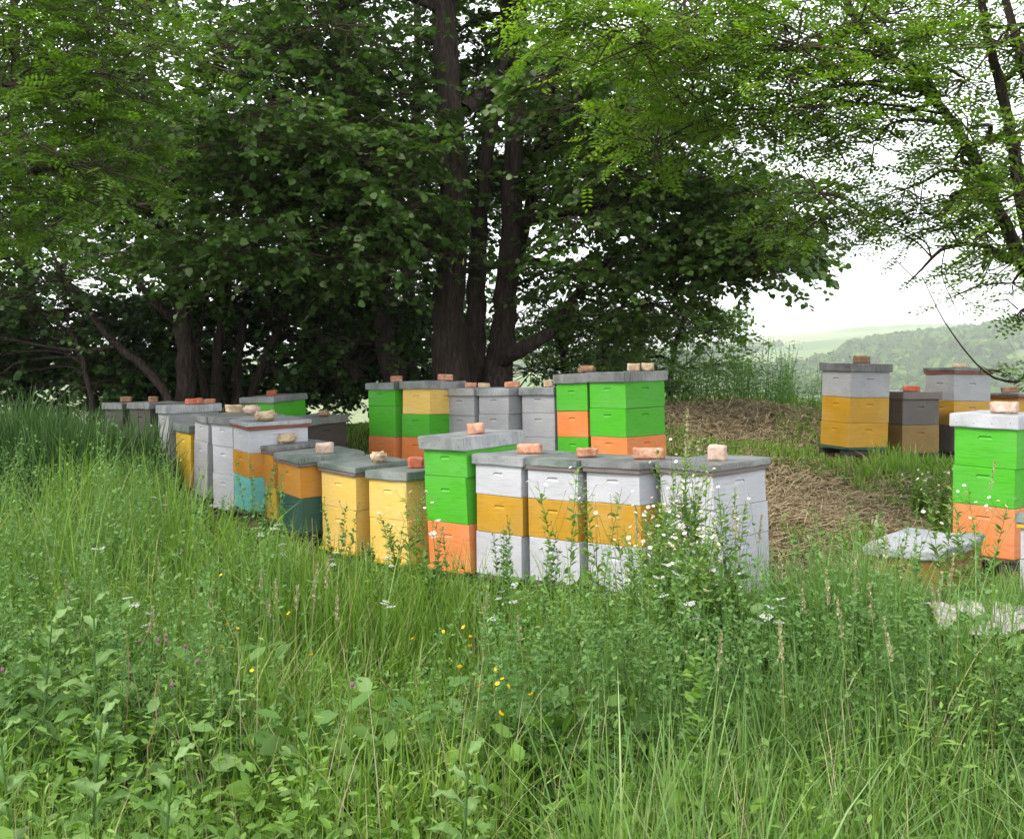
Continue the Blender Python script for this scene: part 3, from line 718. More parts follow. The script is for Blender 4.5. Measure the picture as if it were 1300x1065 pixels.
make_tree('linden_tree', 'big old linden with several dark stems rising behind the back row of hives', lt, lc, LINDEN, .078, nspray=34, seed=3, per=16, rad=(.95, .22))

# slender leaning tree left of the linden
make_tree('leaning_tree', 'slender leaning tree directly left of the big linden',
    [rooted(tr([(503, 495, .14), (490, 430, .125), (481, 380, .115), (468, 300, .10), (452, 210, .085), (440, 100, .07), (430, -60, .04)], 13.4)),
     tr([(455, 480, .08, 13.6), (425, 440, .07), (398, 420, .055), (350, 400, .035), (300, 392, .015)], 13.6),
     tr([(480, 380, .05, 13.4), (500, 340, .035), (520, 300, .02)], 13.2)],
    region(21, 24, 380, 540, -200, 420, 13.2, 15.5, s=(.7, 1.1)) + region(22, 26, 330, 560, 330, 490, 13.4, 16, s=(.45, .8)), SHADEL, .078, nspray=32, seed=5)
# dark thicket trees on the left
make_tree('field_maple_tree', 'dark upright small tree behind the left end of the front row',
    [rooted(tr([(237, 505, .12), (236, 440, .11), (231, 385, .10), (222, 330, .08), (205, 240, .06), (195, 120, .05), (185, -60, .03)], 13.0)),
     tr([(234, 420, .06, 13), (200, 385, .05), (165, 350, .03), (120, 330, .015)], 12.8),
     tr([(233, 400, .05, 13), (262, 360, .04), (290, 310, .03), (310, 250, .02)], 13.2)],
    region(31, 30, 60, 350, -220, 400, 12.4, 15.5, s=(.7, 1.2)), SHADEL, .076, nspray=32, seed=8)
make_tree('multi_stem_tree', 'many stemmed bushy tree between the leaning tree and the left upright tree',
    [rooted(tr([(275, 505, .075), (278, 440, .065), (288, 370, .05), (300, 280, .035), (310, 150, .02)], 13.6)),
     rooted(tr([(300, 505, .07), (306, 430, .06), (318, 360, .045), (335, 270, .03)], 13.8)),
     rooted(tr([(262, 505, .06), (250, 440, .05), (262, 370, .04), (270, 280, .03)], 13.7)),
     rooted(tr([(318, 505, .06), (345, 440, .05), (372, 380, .035), (400, 330, .02)], 13.9)),
     rooted(tr([(290, 505, .05), (292, 430, .045), (300, 380, .035)], 14.2))],
    region(41, 18, 240, 440, 60, 400, 13.6, 16, s=(.7, 1.1)) + region(42, 46, 150, 560, 385, 512, 14.2, 16.5, s=(.4, .75)), SHADEL, .08, nspray=26, seed=9)
make_tree('bent_tree', 'tree with trunks bending far left over the tall grass',
    [rooted(tr([(214, 508, 0.0558), (182, 465, 0.0496), (150, 440, 0.0465), (128, 415, 0.0403), (104, 385, 0.0310), (70, 330, 0.0217), (40, 250, 0.0124)], 12.6)),
     rooted(tr([(118, 520, 0.0372), (108, 470, 0.0341), (96, 430, 0.0279), (60, 405, 0.0186), (20, 390, 0.0124)], 12.8)),
     tr([(150, 440, 0.0310, 12.6), (110, 445, 0.0248), (60, 440, 0.0186), (10, 430, 0.0093)], 12.5)],
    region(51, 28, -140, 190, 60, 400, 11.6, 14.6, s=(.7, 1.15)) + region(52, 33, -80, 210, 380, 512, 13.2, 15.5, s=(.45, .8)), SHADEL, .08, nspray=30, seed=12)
make_tree('hedge_tree', 'tall dark tree standing farthest left beyond the grass',
    [rooted(tr([(30, 510, .12), (35, 400, .11), (28, 250, .09), (20, 100, .07), (15, -100, .04)], 15.4)),
     tr([(33, 300, .06, 15.4), (80, 230, .045), (130, 170, .03)], 15.2)],
    region(61, 26, -160, 240, -260, 440, 14.6, 17.5, s=(.9, 1.3)), SHADEL, .09, nspray=30, seed=14)
make_tree('background_ash_tree', 'leafy tree filling the gap behind the linden stems',
    [rooted(tr([(520, 510, .12), (518, 400, .11), (525, 250, .09), (530, 80, .07), (528, -120, .04)], 17.2)),
     tr([(520, 330, .06, 17.2), (600, 250, .045), (700, 190, .03)], 17)],
    region(71, 24, 330, 860, -200, 470, 16.2, 18.8, s=(.7, 1.2), keep=lambda a, b, c: not (a > 780 and b > 380)), SHADEL, .09, nspray=28, seed=17)
make_tree('low_bush_tree', 'low spreading bush behind the green topped hives',
    [rooted(tr([(760, 510, .06), (765, 460, .05), (780, 410, .035), (800, 370, .02)], 13.6)), rooted(tr([(720, 510, .05), (715, 450, .04), (700, 400, .025)], 13.8)), rooted(tr([(850, 500, .04), (858, 440, .03), (870, 400, .02)], 13.6))],
    region(81, 26, 670, 920, 395, 485, 13.2, 15.2, s=(.5, .85)), HERB, .06, nspray=28, seed=19)

# black locusts, near, trunks just outside the frame on either side
def klr(px, py, d):
    if py > 250 and px < 1130: return False
    if 300 < py and px < 1235: return False
    if px < 820 and py > 130: return False
    if px < 1000 and py > 190: return False
    if 1070 < px < 1260 and 60 < py < 250 and ((px * 7 + py * 3) % 10) < 6.5: return False
    return True
lr_cl = region(91, 44, 710, 1420, -190, 70, 6.6, 9.2, s=(.5, .8)) + region(92, 17, 800, 1320, 60, 330, 6.8, 8.6, s=(.35, .6), keep=klr)
lr_cl += [cl(950, 40, 7.4, .6), cl(1010, 60, 7.6, .6), cl(1060, 50, 7.4, .55), cl(930, 120, 7.8, .6), cl(985, 165, 7.8, .55), cl(1055, 175, 7.9, .5), cl(890, 130, 7.6, .5), cl(1120, 30, 7.4, .5), cl(1180, 40, 7.4, .5), cl(1225, 100, 7.2, .4), cl(1290, 60, 7., .5), cl(1150, 240, 8.2, .4)]
lr_cl += [cl(1000, 100, 7, .6), cl(900, 70, 7, .6), cl(840, 55, 6.8, .55), cl(780, 40, 6.8, .5), cl(740, 30, 6.8, .35), cl(960, 150, 7.2, .6), cl(1030, 140, 7.2, .6), cl(1080, 110, 7.2, .5), cl(1110, 180, 7.4, .45), cl(1000, 285, 8, .4), cl(1040, 278, 8, .42), cl(1100, 275, 8, .3, .6),
          cl(1150, 285, 8, .3, .6), cl(1200, 290, 7.8, .3, .6), cl(1250, 295, 7.6, .35, .7), cl(1290, 330, 7.4, .45), cl(1295, 395, 7.4, .28, .6), cl(1275, 180, 7, .5), cl(1262, 60, 6.8, .6), cl(1300, 240, 7, .5), cl(1255, 470, 7.3, .16, .25), cl(1285, 360, 7.5, .3, .6), cl(1205, 250, 7.6, .35, .7)]
make_tree('black_locust_tree', 'black locust with feathery bright leaves arching in from the right',
    [rooted(tr([(1400, 620, 0.1020), (1382, 520, 0.0952), (1362, 460, 0.0884), (1335, 400, 0.0680), (1298, 330, 0.0476), (1268, 268, 0.0422), (1240, 210, 0.0374), (1212, 160, 0.0340), (1180, 122, 0.0272), (1140, 80, 0.0204), (1090, 30, 0.0180)], 7.5)),
     tr([(1335, 400, 0.0544, 7.5), (1312, 320, 0.0510), (1300, 270, 0.0476), (1288, 200, 0.0422), (1275, 130, 0.0374), (1255, 50, 0.0306), (1235, -60, 0.0204)], 7.3),
     tr([(1350, 420, 0.0544, 7.5), (1345, 250, 0.0408), (1310, 120, 0.0340), (1282, 20, 0.0272), (1260, -80, 0.0204)], 7.1),
     tr([(1180, 122, 0.0238, 7.5), (1150, 84, 0.0204), (1110, 68, 0.0170), (1060, 62, 0.0180), (1000, 64, 0.0108), (900, 60, 0.0054)], 7.3),
     tr([(1200, 145, 0.0204, 7.5), (1170, 90, 0.0190), (1120, 78, 0.0180), (1060, 84, 0.0126), (990, 90, 0.0054)], 7.4),
     tr([(1298, 335, 0.0204, 7.5), (1250, 312, 0.0150), (1200, 315, 0.0144), (1170, 342, 0.0081), (1150, 362, 0.0036)], 7.5),
     tr([(1310, 420, 0.0162, 7.4), (1300, 478, 0.0108), (1270, 482, 0.0081), (1240, 462, 0.0063), (1200, 410, 0.0045), (1170, 350, 0.0027)], 7.4),
     tr([(1200, 312, 0.0054, 7.5), (1196, 350, 0.0036), (1215, 395, 0.0027)], 7.5),
     tr([(1250, 312, 0.0054, 7.5), (1200, 352, 0.0036), (1260, 405, 0.0027)], 7.6)],
    lr_cl, LOCUST, .20, kind='pinnate', nspray=13, spray=.5, rad=(.8, .3), seed=23, per=6)
ll_cl = region(101, 26, -120, 190, -160, 90, 7.6, 9.5, s=(.5, .8)) + [cl(40, 110, 7.6, .5), cl(90, 130, 7.6, .45), cl(140, 95, 7.8, .4), cl(20, 190, 7.4, .5), cl(80, 200, 7.4, .5), cl(130, 215, 7.6, .4), cl(170, 190, 7.8, .3), cl(40, 240, 7.4, .4), cl(100, 250, 7.6, .35), cl(-20, 280, 7.4, .4), cl(10, 60, 7.6, .5), cl(-60, 180, 7.2, .5), cl(60, 70, 7.9, .5), cl(120, 160, 7.9, .5), cl(10, 150, 7.8, .5), cl(60, 290, 8, .45), cl(180, 120, 8.2, .45), cl(30, 20, 8, .5), cl(110, 30, 8.2, .5)]
make_tree('black_locust_tree', 'black locust sprays reaching in at the upper left edge',
    [rooted(tr([(-210, 640, .13), (-195, 500, .12), (-170, 300, .10), (-160, 100, .08), (-150, -60, .05)], 7.8)),
     tr([(-172, 320, .05, 7.8), (-100, 260, .035), (-20, 230, .025), (60, 215, .015), (130, 210, .006)], 7.6),
     tr([(-160, 160, .05, 7.8), (-80, 130, .03), (0, 110, .02), (100, 110, .007)], 7.7)],
    ll_cl, LOCUST, .20, kind='pinnate', nspray=14, spray=.5, rad=(.8, .3), seed=29, per=6, rbias=-.5)

# ------------------------------------------------------------------ meadow
FRONT = np.array([(-9, 11.5), (-4.6, 11.2), (-3.7, 10.1), (-3.0, 9.4), (-2.4, 8.5), (-1.75, 7.75), (-1.2, 7.35), (-.6, 6.95), (0, 6.4), (.6, 5.9), (1.25, 5.5), (1.7, 6.0), (3.4, 6.0), (9, 6.5)])
def front_y(x): return np.interp(x, FRONT[:, 0], FRONT[:, 1])
LIM = np.array([(-200, 548), (0, 560), (120, 574), (200, 584), (236, 616), (330, 672), (400, 694), (480, 708), (560, 720), (640, 732), (760, 732), (800, 718), (900, 722), (985, 722), (1040, 708), (1100, 704), (1180, 705), (1255, 714), (1300, 730), (1500, 730)])
foot = []
for k in FIT:
    x, y, z, top, w, d, h = hive_frame(k); foot.append((top.x, top.y, x.x, x.y, y.x, y.y, w / 2, d / 2))
def free(X, Y, mg=.0):
    ok = np.ones(len(X), bool)
    for (cx, cy, ax, ay, bx, by, hw, hd) in foot:
        u = (X - cx) * ax + (Y - cy) * ay; v = (X - cx) * bx + (Y - cy) * by
        ok &= ~((np.abs(u) < hw - .01 + mg) & (np.abs(v) < hd - .01 + mg))
    return ok
def scatter(n, y0, y1, seed, spread=.55, side=1.1):
    r = np.random.default_rng(seed)
    Y = r.uniform(y0, y1, n); X = r.uniform(-1, 1, n) * (Y * spread + side)
    return X, Y
def hlimit(X, Y, Z):
    px = PX + F * X / Y; L = np.interp(px, LIM[:, 0], LIM[:, 1])
    return EYE - (L - HY) * Y / F - Z

def blades(name, n, y0, y1, seed, mat, hmul=(.5, 1.02), wid=.0042, cap=.62, mask=None, lean=.35, rb=0., minh=.07, rmax=.96, xs_=None):
    r = np.random.default_rng(seed)
    X, Y = scatter(n, y0, y1, seed) if xs_ is None else xs_
    cl_ = .5 + .5 * np.sin(X * 5 + seed) * np.cos(Y * 4.3 + seed * .7)
    keep = free(X, Y, .02)
    if mask is not None: keep &= mask(X, Y, r.random(len(X)))
    X, Y, cl_ = X[keep], Y[keep], cl_[keep]; Z = gz(X, Y); m = len(X)
    hl = np.clip(hlimit(X, Y, Z), minh, cap)
    pt = wave(X, Y, .23, 2.0 + seed * .01) * .5 + wave(X, Y, .09, 5.0) * .25
    h = np.maximum(hl * r.uniform(*hmul, m) * (.75 + .3 * cl_) * np.clip(.95 + .38 * pt, .3, 1.3), minh * .6)
    a = r.uniform(0, 2 * np.pi, m) ; k = np.abs(r.normal(0, lean, m)) + .06
    dirx, diry = np.cos(a), np.sin(a)
    wd = wid * r.uniform(.6, 1.4, m) * np.maximum(1, Y / 5.5)
    # face the blade roughly any way round
    b = a + np.pi / 2 + r.normal(0, .5, m); wx, wy = np.cos(b), np.sin(b)
    ts = np.array([0, .3, .55, .8, 1.0]); ww = np.array([.8, 1, .8, .5, .06])
    V = np.zeros((m, 10, 3))
    for i, t in enumerate(ts):
        bend = k * t * t * h * 1.1; up = h * (t - .28 * np.minimum(k, 1.2) * t ** 3)
        for s, c in ((0, -1), (1, 1)):
            V[:, i * 2 + s, 0] = X + dirx * bend + c * wx * wd * ww[i]
            V[:, i * 2 + s, 1] = Y + diry * bend + c * wy * wd * ww[i]
            V[:, i * 2 + s, 2] = Z - .01 + up
    T = np.array([[0, 1, 3, 2], [2, 3, 5, 4], [4, 5, 7, 6], [6, 7, 9, 8]])
    Q = (T[None] + (np.arange(m) * 10)[:, None, None]).reshape(-1, 4)
    R = np.clip(r.beta(2, 2, m) * .75 + .12 * cl_ + .16 * pt + rb, 0, rmax); dry = r.random(m) < .035; R[dry] = r.uniform(.93, 1, dry.sum())
    return np_mesh(name, V.reshape(-1, 3), Q, np.repeat(R, 4))

inmead = lambda X, Y, u: Y < front_y(X) + .25
o = link('grass', blades('grass', 118000, 1.6, 11.6, 101, GRASSM, mask=lambda X, Y, u: inmead(X, Y, u) & (u < np.where(Y > 9.0, .15, np.where(X < -1.5, .42, 1))), cap=.5, hmul=(.35, .98)), GRASSM)
tag(o, 'green meadow grass growing in front of and between the hives', 'grass', kind='stuff')
# reed-like long blades at the right foreground
o = link('tall_grass', blades('tall_grass', 17000, 1.8, 5.6, 103, GRASSD, mask=lambda X, Y, u: inmead(X, Y, u) & (u < sstep(-.2, 1.0, X) * .9 + .08), cap=.7, hmul=(.5, 1.05), wid=.0036, lean=.36), GRASSD)
tag(o, 'long bluish green grass blades in the right foreground', 'grass', kind='stuff')
o = link('dry_grass', blades('dry_grass', 5200, 1.8, 8.5, 117, HEADM, mask=lambda X, Y, u: inmead(X, Y, u) & (u < .35 + .65 * np.exp(-(((X + 1.0) / .8) ** 2))), cap=.6, hmul=(.6, 1.12), wid=.0019, lean=.3, rmax=1.), HEADM)
tag(o, 'pale dry grass stems among the green meadow', 'grass', kind='stuff')
def patch(n, x0, x1, y0, y1, seed):
    r = np.random.default_rng(seed); return r.uniform(x0, x1, n), r.uniform(y0, y1, n)
o = link('tall_grass', blades('reed_patch', 5200, 0, 0, 111, GRASSD, cap=1., hmul=(.8, 1.32), wid=.0036, lean=.22, xs_=patch(5200, 1.3, 2.9, 4.62, 5.15, 3)), GRASSD)
tag(o, 'tall grass growing up before the low ochre hive', 'grass', kind='stuff')
o = link('grass', blades('row_foot_grass', 19000, 0, 0, 113, GRASSM, cap=.7, hmul=(.65, 1.38), wid=.0038, lean=.28, xs_=patch(19000, -3.4, 1.5, 4.9, 9.2, 4), mask=lambda X, Y, u: (Y < front_y(X) - .05) & (u < np.where(X < -1.5, .45, 1))), GRASSM)
tag(o, 'grass grown up against the foot of the front row', 'grass', kind='stuff')
# short grass on the open ground between the rows, thin where straw lies
def pathmask(X, Y, u):
    strawy = .88 * np.exp(-(((X - 2.3) / 1.4) ** 2 + ((Y - 11.6) / .9) ** 2)) + .85 * np.exp(-(((X - 2.2) / .85) ** 2 + ((Y - 8.4) / 1.9) ** 2))
    return (Y > front_y(X) - .2) & (u > np.clip(strawy * .9 - .35 * np.clip(wave(X, Y, .33, 4.4), -.4, 1), 0, .93))
def short(name, n, seed, y0, y1, hh, msk, wid=.004):
    r = np.random.default_rng(seed); X, Y = scatter(n, y0, y1, seed)
    me = blades(name, n, y0, y1, seed, GRASSM, hmul=(hh * .5, hh), cap=1.0, minh=.05, mask=msk, wid=wid, xs_=(X, Y)); return me
LIM_keep = LIM.copy(); LIM[:, 1] = 455
o = link('grass', short('short_grass', 105000, 105, 5.4, 14.5, .15, pathmask), GRASSM); tag(o, 'short patchy grass on the open ground behind the front row', 'grass', kind='stuff')
# tall shaded grass far left and weeds on the mound
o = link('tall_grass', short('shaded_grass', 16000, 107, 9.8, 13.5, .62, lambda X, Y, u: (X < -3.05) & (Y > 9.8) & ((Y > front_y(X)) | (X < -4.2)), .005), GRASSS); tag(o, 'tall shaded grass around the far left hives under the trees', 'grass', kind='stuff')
o = link('tall_grass', short('mound_grass', 9000, 109, 11.9, 14.2, .42, lambda X, Y, u: (X > .6) & (X < 4.1) & (Y > 12.35), .004), GRASSM); tag(o, 'tall grass on the crest of the straw mound', 'grass', kind='stuff')
o = link('tall_grass', short('right_grass', 5000, 110, 9.2, 10.2, .3, lambda X, Y, u: (X > 3.3), .004), GRASSM); tag(o, 'tall grass in front of the right hand hive group', 'grass', kind='stuff')
LIM[:, 1] = np.interp(LIM[:, 0], [0, 180, 215, 1000], [522, 520, 560, 560])
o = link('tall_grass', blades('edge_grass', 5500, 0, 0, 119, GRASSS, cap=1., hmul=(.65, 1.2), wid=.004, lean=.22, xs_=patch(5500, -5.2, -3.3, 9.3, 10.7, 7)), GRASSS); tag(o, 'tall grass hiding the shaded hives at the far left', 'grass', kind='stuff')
LIM[:] = LIM_keep

def herbs(name, n, y0, y1, seed, mat, leaf, nl, mask, hmul=(.5, 1.), cap=.6, tri=False, rb=0., top=.2, wfac=1.):
    """stems carrying small leaves"""
    r = np.random.default_rng(seed); X, Y = scatter(n, y0, y1, seed)
    keep = free(X, Y, .04) & mask(X, Y, r.random(n)); X, Y = X[keep], Y[keep]; Z = gz(X, Y); m = len(X)
    h = np.clip(hlimit(X, Y, Z), .06, cap) * r.uniform(*hmul, m) * np.clip(1 + .22 * wave(X, Y, .3, seed * .3), .6, 1.2)
    A = Acc()
    lean = r.normal(0, .16, (m, 2)) * h[:, None]
    t = np.clip(r.uniform(top, 1.0, (m, nl)), 0, 1)
    P = np.stack([X[:, None] + lean[:, 0:1] * t ** 1.5, Y[:, None] + lean[:, 1:2] * t ** 1.5, Z[:, None] + h[:, None] * t], -1).reshape(-1, 3)
    a = r.uniform(0, 2 * np.pi, len(P)); el = r.normal(.15, .35, len(P))
    D = np.stack([np.cos(a) * np.cos(el), np.sin(a) * np.cos(el), np.sin(el)], 1)
    tt = t.reshape(-1); sc = leaf * (1.15 - .5 * tt) * r.uniform(.6, 1.2, len(P)) * np.repeat(np.maximum(1, Y / 6.5), nl)
    R = np.clip(r.beta(2, 2, len(P)) * .8 + .2 * tt + rb, 0, 1)
    stalk = sc * r.uniform(.4, 1.6, len(P))
    base = P + D * stalk[:, None]
    nz = np.array([0, 0, 1.]) + r.normal(0, .5, D.shape)
    T = DT * [1.25 * wfac, 1, 1]
    if tri:
        B = bases(D, nz)
        for s in (-.9, 0, .9):
            dd = D * math.cos(s) + B[..., 0] * math.sin(s); A.inst(T, DQ, base, bases(dd, nz + r.normal(0, .2, D.shape)), sc, R)
    else:
        T2 = np.array([(0, 0, 0), (.2, .3, .03), (.2, .65, .02), (0, 1, -.06), (-.2, .65, .02), (-.2, .3, .03)]) * [wfac, 1, 1]
        A.inst(T2, LQ, base, bases(D, nz), sc, R)
    # stems as thin strips
    w = .0016 * np.maximum(1, Y / 5)
    S = np.zeros((m, 4, 3)); 
    S[:, 0] = np.stack([X - w, Y, Z], 1); S[:, 1] = np.stack([X + w, Y, Z], 1)
    S[:, 2] = np.stack([X + lean[:, 0] + w * .4, Y + lean[:, 1], Z + h], 1); S[:, 3] = np.stack([X + lean[:, 0] - w * .4, Y + lean[:, 1], Z + h], 1)
    A.add(S.reshape(-1, 3), (np.array([[0, 1, 2, 3]])[None] + (np.arange(m) * 4)[:, None, None]).reshape(-1, 4), np.full(m, .5))
    return A.mesh(name)
o = link('alfalfa', herbs('alfalfa', 7400, 3.6, 9.8, 201, ALFA, .021, 30, lambda X, Y, u: inmead(X, Y, u) & (u < np.where(X < -1.0 - (Y - 4) * .12, 1, .22) * np.clip(.62 + .75 * wave(X, Y, .38, 3.1), .08, 1)), (.6, 1.12), .85, True), ALFA)
tag(o, 'dense small leaved alfalfa at the left of the meadow', 'ground cover', kind='stuff')
o = link('clover', herbs('clover', 4200, 1.8, 7.2, 203, HERB, .026, 12, lambda X, Y, u: inmead(X, Y, u) & (u < np.clip(.5 + .8 * wave(X, Y, .27, .7), .1, 1)), (.25, .8), .45, True), HERB)
tag(o, 'low clover leaves among the meadow grass', 'ground cover', kind='stuff')
o = link('weeds', herbs('weeds', 4600, 1.8, 6.6, 205, HERB, .062, 12, lambda X, Y, u: inmead(X, Y, u) & (u < np.where(Y < 4.3, 1, .35)), (.35, .85), .42), HERB)
tag(o, 'mixed leafy weeds low in the foreground meadow', 'ground cover', kind='stuff')
ow = link('weeds', herbs('big_weeds', 1500, 1.9, 3.9, 206, HERB, .11, 9, lambda X, Y, u: u < np.where(X < .6, 1, .4) * np.clip(.45 + .9 * wave(X, Y, .4, 2.2), 0, 1), (.35, .95), .42, wfac=1.5), HERB)
tag(ow, 'larger leaved weeds along the bottom of the foreground', 'ground cover', kind='stuff')
o_extra = link('weeds', herbs('dock_weeds', 700, 3.4, 6.4, 211, BROAD, .13, 9, lambda X, Y, u: inmead(X, Y, u) & (u < np.clip(.2 + 1.1 * wave(X, Y, .5, 5.2), 0, 1)), (.45, .9), .5, wfac=1.3), BROAD)
tag(o_extra, 'clumps of broad leaved dock in the middle of the meadow', 'ground cover', kind='stuff')
o = link('weeds', herbs('fine_weeds', 900, 2.6, 6.4, 213, FLEA, .045, 26, lambda X, Y, u: inmead(X, Y, u) & (u < np.clip(.1 + 1.2 * wave(X, Y, .33, 6.4), 0, 1)), (.7, 1.15), .6, wfac=.6), FLEA)
tag(o, 'light green narrow leaved weeds standing above the grass', 'ground cover', kind='stuff')
LIM[:, 1] = np.interp(LIM[:, 0], [0, 850, 960, 1010, 1100], [400, 405, 425, 450, 470])
o = link('weeds', herbs('mound_weeds', 1900, 11.9, 14.4, 207, ALFA, .03, 40, lambda X, Y, u: (X > .7) & (X < 4.0) & (Y > 12.3), (.45, 1.), 1.2, wfac=.7, rb=.12), ALFA)
tag(o, 'tall leafy weeds growing along the crest of the mound', 'ground cover', kind='stuff')
o = link('weeds', herbs('shade_weeds', 5200, 9.2, 12.5, 209, SHADEL, .03, 30, lambda X, Y, u: (X < -3.25) & (Y > 9.3), (.4, .8), .8), SHADEL)
tag(o, 'shaded weeds under the left trees', 'ground cover', kind='stuff')
LIM[:] = LIM_keep
# straw
def straw(n, seed, cx, cy, sx_, sy_):
    r = np.random.default_rng(seed); X = r.normal(cx, sx_, n); Y = r.normal(cy, sy_, n)
    k = free(X, Y, 0) & (Y > front_y(X) - .3); X, Y = X[k], Y[k]; Z = gz(X, Y); m = len(X)
    a = r.uniform(0, 2 * np.pi, m); L = r.uniform(.03, .15, m); w = .0015 * np.maximum(1, Y / 5.5) * r.uniform(.5, 1.4, m)
    e = r.normal(.05, .22, m); dx, dy = np.cos(a) * L, np.sin(a) * L
    up = np.abs(np.sin(e)) * L + .012
    Z2 = gz(X + dx, Y + dy)
    S = np.zeros((m, 4, 3)); px_, py_ = -np.sin(a) * w, np.cos(a) * w; zz = r.uniform(.006, .03, m)
    S[:, 0] = np.stack([X - px_, Y - py_, Z + zz], 1); S[:, 1] = np.stack([X + px_, Y + py_, Z + zz + w], 1)
    S[:, 2] = np.stack([X + dx + px_, Y + dy + py_, Z2 + up + w], 1); S[:, 3] = np.stack([X + dx - px_, Y + dy - py_, Z2 + up], 1)
    return S, m, r.beta(2, 2, m)
A = Acc()
for args in ((14000, 1, 2.3, 11.5, 1.1, .6), (13000, 2, 2.2, 8.1, .6, 1.1), (11000, 3, 2.2, 9.6, 1.0, 1.3), (3500, 4, -.5, 8.3, 1.6, .7)):
    S, m_, R = straw(*args); A.add(S.reshape(-1, 3), (np.array([[0, 1, 2, 3]])[None] + (np.arange(m_) * 4)[:, None, None]).reshape(-1, 4), R)
o = link('straw', A.mesh('straw'), STRAWM); tag(o, 'dry mown straw lying over the mound and the path', 'straw', kind='stuff')

# ------------------------------------------------------------------ single plants
def stem_pts(h, lean, r, n=6):
    t = np.linspace(0, 1, n); a = r.uniform(0, 2 * np.pi)
    return np.stack([np.cos(a) * lean * t ** 1.6, np.sin(a) * lean * t ** 1.6, h * t], 1)
def daisy_mesh(name, rad, n=14, centre=True):
    A = Acc(); a = np.linspace(0, 2 * np.pi, n, endpoint=False)
    D = np.stack([np.cos(a), np.sin(a), np.full(n, .12)], 1)
    T = np.array([(-.12, .2, 0), (.12, .2, 0), (.16, .95, .02), (-.16, .95, .02)])
    A.inst(T, DQ, np.zeros((n, 3)), bases(D, np.tile([0, 0, 1.], (n, 1))), np.full(n, rad), np.random.default_rng(1).random(n))
    return A.mesh(name)
def dome_mesh(name, r, hgt, seg=7):
    bm = bmesh.new(); bmesh.ops.create_uvsphere(bm, u_segments=seg, v_segments=4, radius=r)
    for v in bm.verts: v.co.z = v.co.z * hgt / r
    me = bpy.data.meshes.new(name); bm.to_mesh(me); bm.free(); return me
DAISY = daisy_mesh('flower_head', .0088); DAISY.materials.append(PETAL)
DISC = dome_mesh('disc', .0036, .003); DISC.materials.append(YPET)
def build_plant(name, label, cat, group, x, y, h, seed, nstem=4, leaf=.03, nleaf=26, leafw=.16, heads=10, head='daisy', lmat=HERB, spread=.12, branchy=.3, stemr=.0022, leafmin=.1):
    r = np.random.default_rng(seed); z = g1(x, y)
    root = empty(name, (x, y, z)); tag(root, label, cat, group)
    S = Acc(); Lf = Acc(); tips = []
    for s in range(nstem):
        b = r.normal(0, spread * .25, 3); b[2] = -.02
        hh = h * r.uniform(.75, 1.0); p = stem_pts(hh, spread * r.uniform(.3, 1.3), r) + b
        S.add(*tube(p, np.linspace(stemr, stemr * .5, len(p)), 5))
        t = r.uniform(leafmin, .97, nleaf); pp = np.stack([np.interp(t, np.linspace(0, 1, len(p)), p[:, i]) for i in range(3)], 1)
        a = r.uniform(0, 2 * np.pi, nleaf); el = r.uniform(.1, .9, nleaf)
        D = np.stack([np.cos(a) * np.cos(el), np.sin(a) * np.cos(el), np.sin(el)], 1)
        T2 = np.array([(0, 0, 0), (leafw, .3, .03), (leafw, .65, .02), (0, 1, -.1), (-leafw, .65, .02), (-leafw, .3, .03)])
        Lf.inst(T2, LQ, pp, bases(D, np.array([0, 0, 1.]) + r.normal(0, .25, (nleaf, 3))), leaf * (1.2 - .7 * t) * r.uniform(.7, 1.2, nleaf), r.beta(2, 2, nleaf))
        nb = max(1, heads // nstem)
        for k in range(nb):
            t0 = r.uniform(.55, .95) if k else .9
            s0 = np.array([np.interp(t0, np.linspace(0, 1, len(p)), p[:, i]) for i in range(3)])
            a = r.uniform(0, 2 * np.pi); e = s0 + np.array([np.cos(a) * branchy * .2, np.sin(a) * branchy * .2, (hh - s0[2]) * .7 + r.uniform(.01, .05)]) * r.uniform(.5, 1.1)
            mid = (s0 + e) / 2 + [0, 0, -.01]
            S.add(*tube(np.array([s0, mid, e]), [stemr * .5, stemr * .45, stemr * .35], 4)); tips.append(e)
    link('stem', S.mesh('stem'), STEMM, root); link('foliage', Lf.mesh('foliage'), lmat, root)
    for e in tips:
        if head == 'daisy':
            o = link('flower_head', DAISY, None, root); o.location = e; sc = r.uniform(.8, 1.25); o.scale = (sc,) * 3
            o.rotation_euler = (r.normal(0.5, .35), r.normal(0, .35), r.uniform(0, 6)); dd = link('disc', DISC, None, o)
        elif head == 'umbel':
            o = link('flower_head', UMBEL, None, root); o.location = e; o.scale = (r.uniform(.6, .95),) * 3; o.rotation_euler = (r.normal(0, .2), r.normal(0, .2), r.uniform(0, 6))
        elif head == 'bud':
            o = link('bud', BUD, None, root); o.location = e
    return root
A = Acc(); r_ = np.random.default_rng(5)
for i in range(34):
    a = r_.uniform(0, 6.28); q = math.sqrt(r_.random()) * .026
    P = np.array([[q * math.cos(a), q * math.sin(a), .004 * r_.random()]])
    for j in range(3): A.inst(DT * [1.5, 1, 1], DQ, P, bases(np.array([[math.cos(a + j * 2.1), math.sin(a + j * 2.1), .3]]), np.array([[0, 0, 1.]])), np.array([.006]), np.array([r_.random()]))
UMBEL = A.mesh('umbel_head'); UMBEL.materials.append(PETAL)
BUD = dome_mesh('bud', .005, .006); BUD.materials.append(HEADM)

def ground_at(px, d): return (px - PX) * d / F
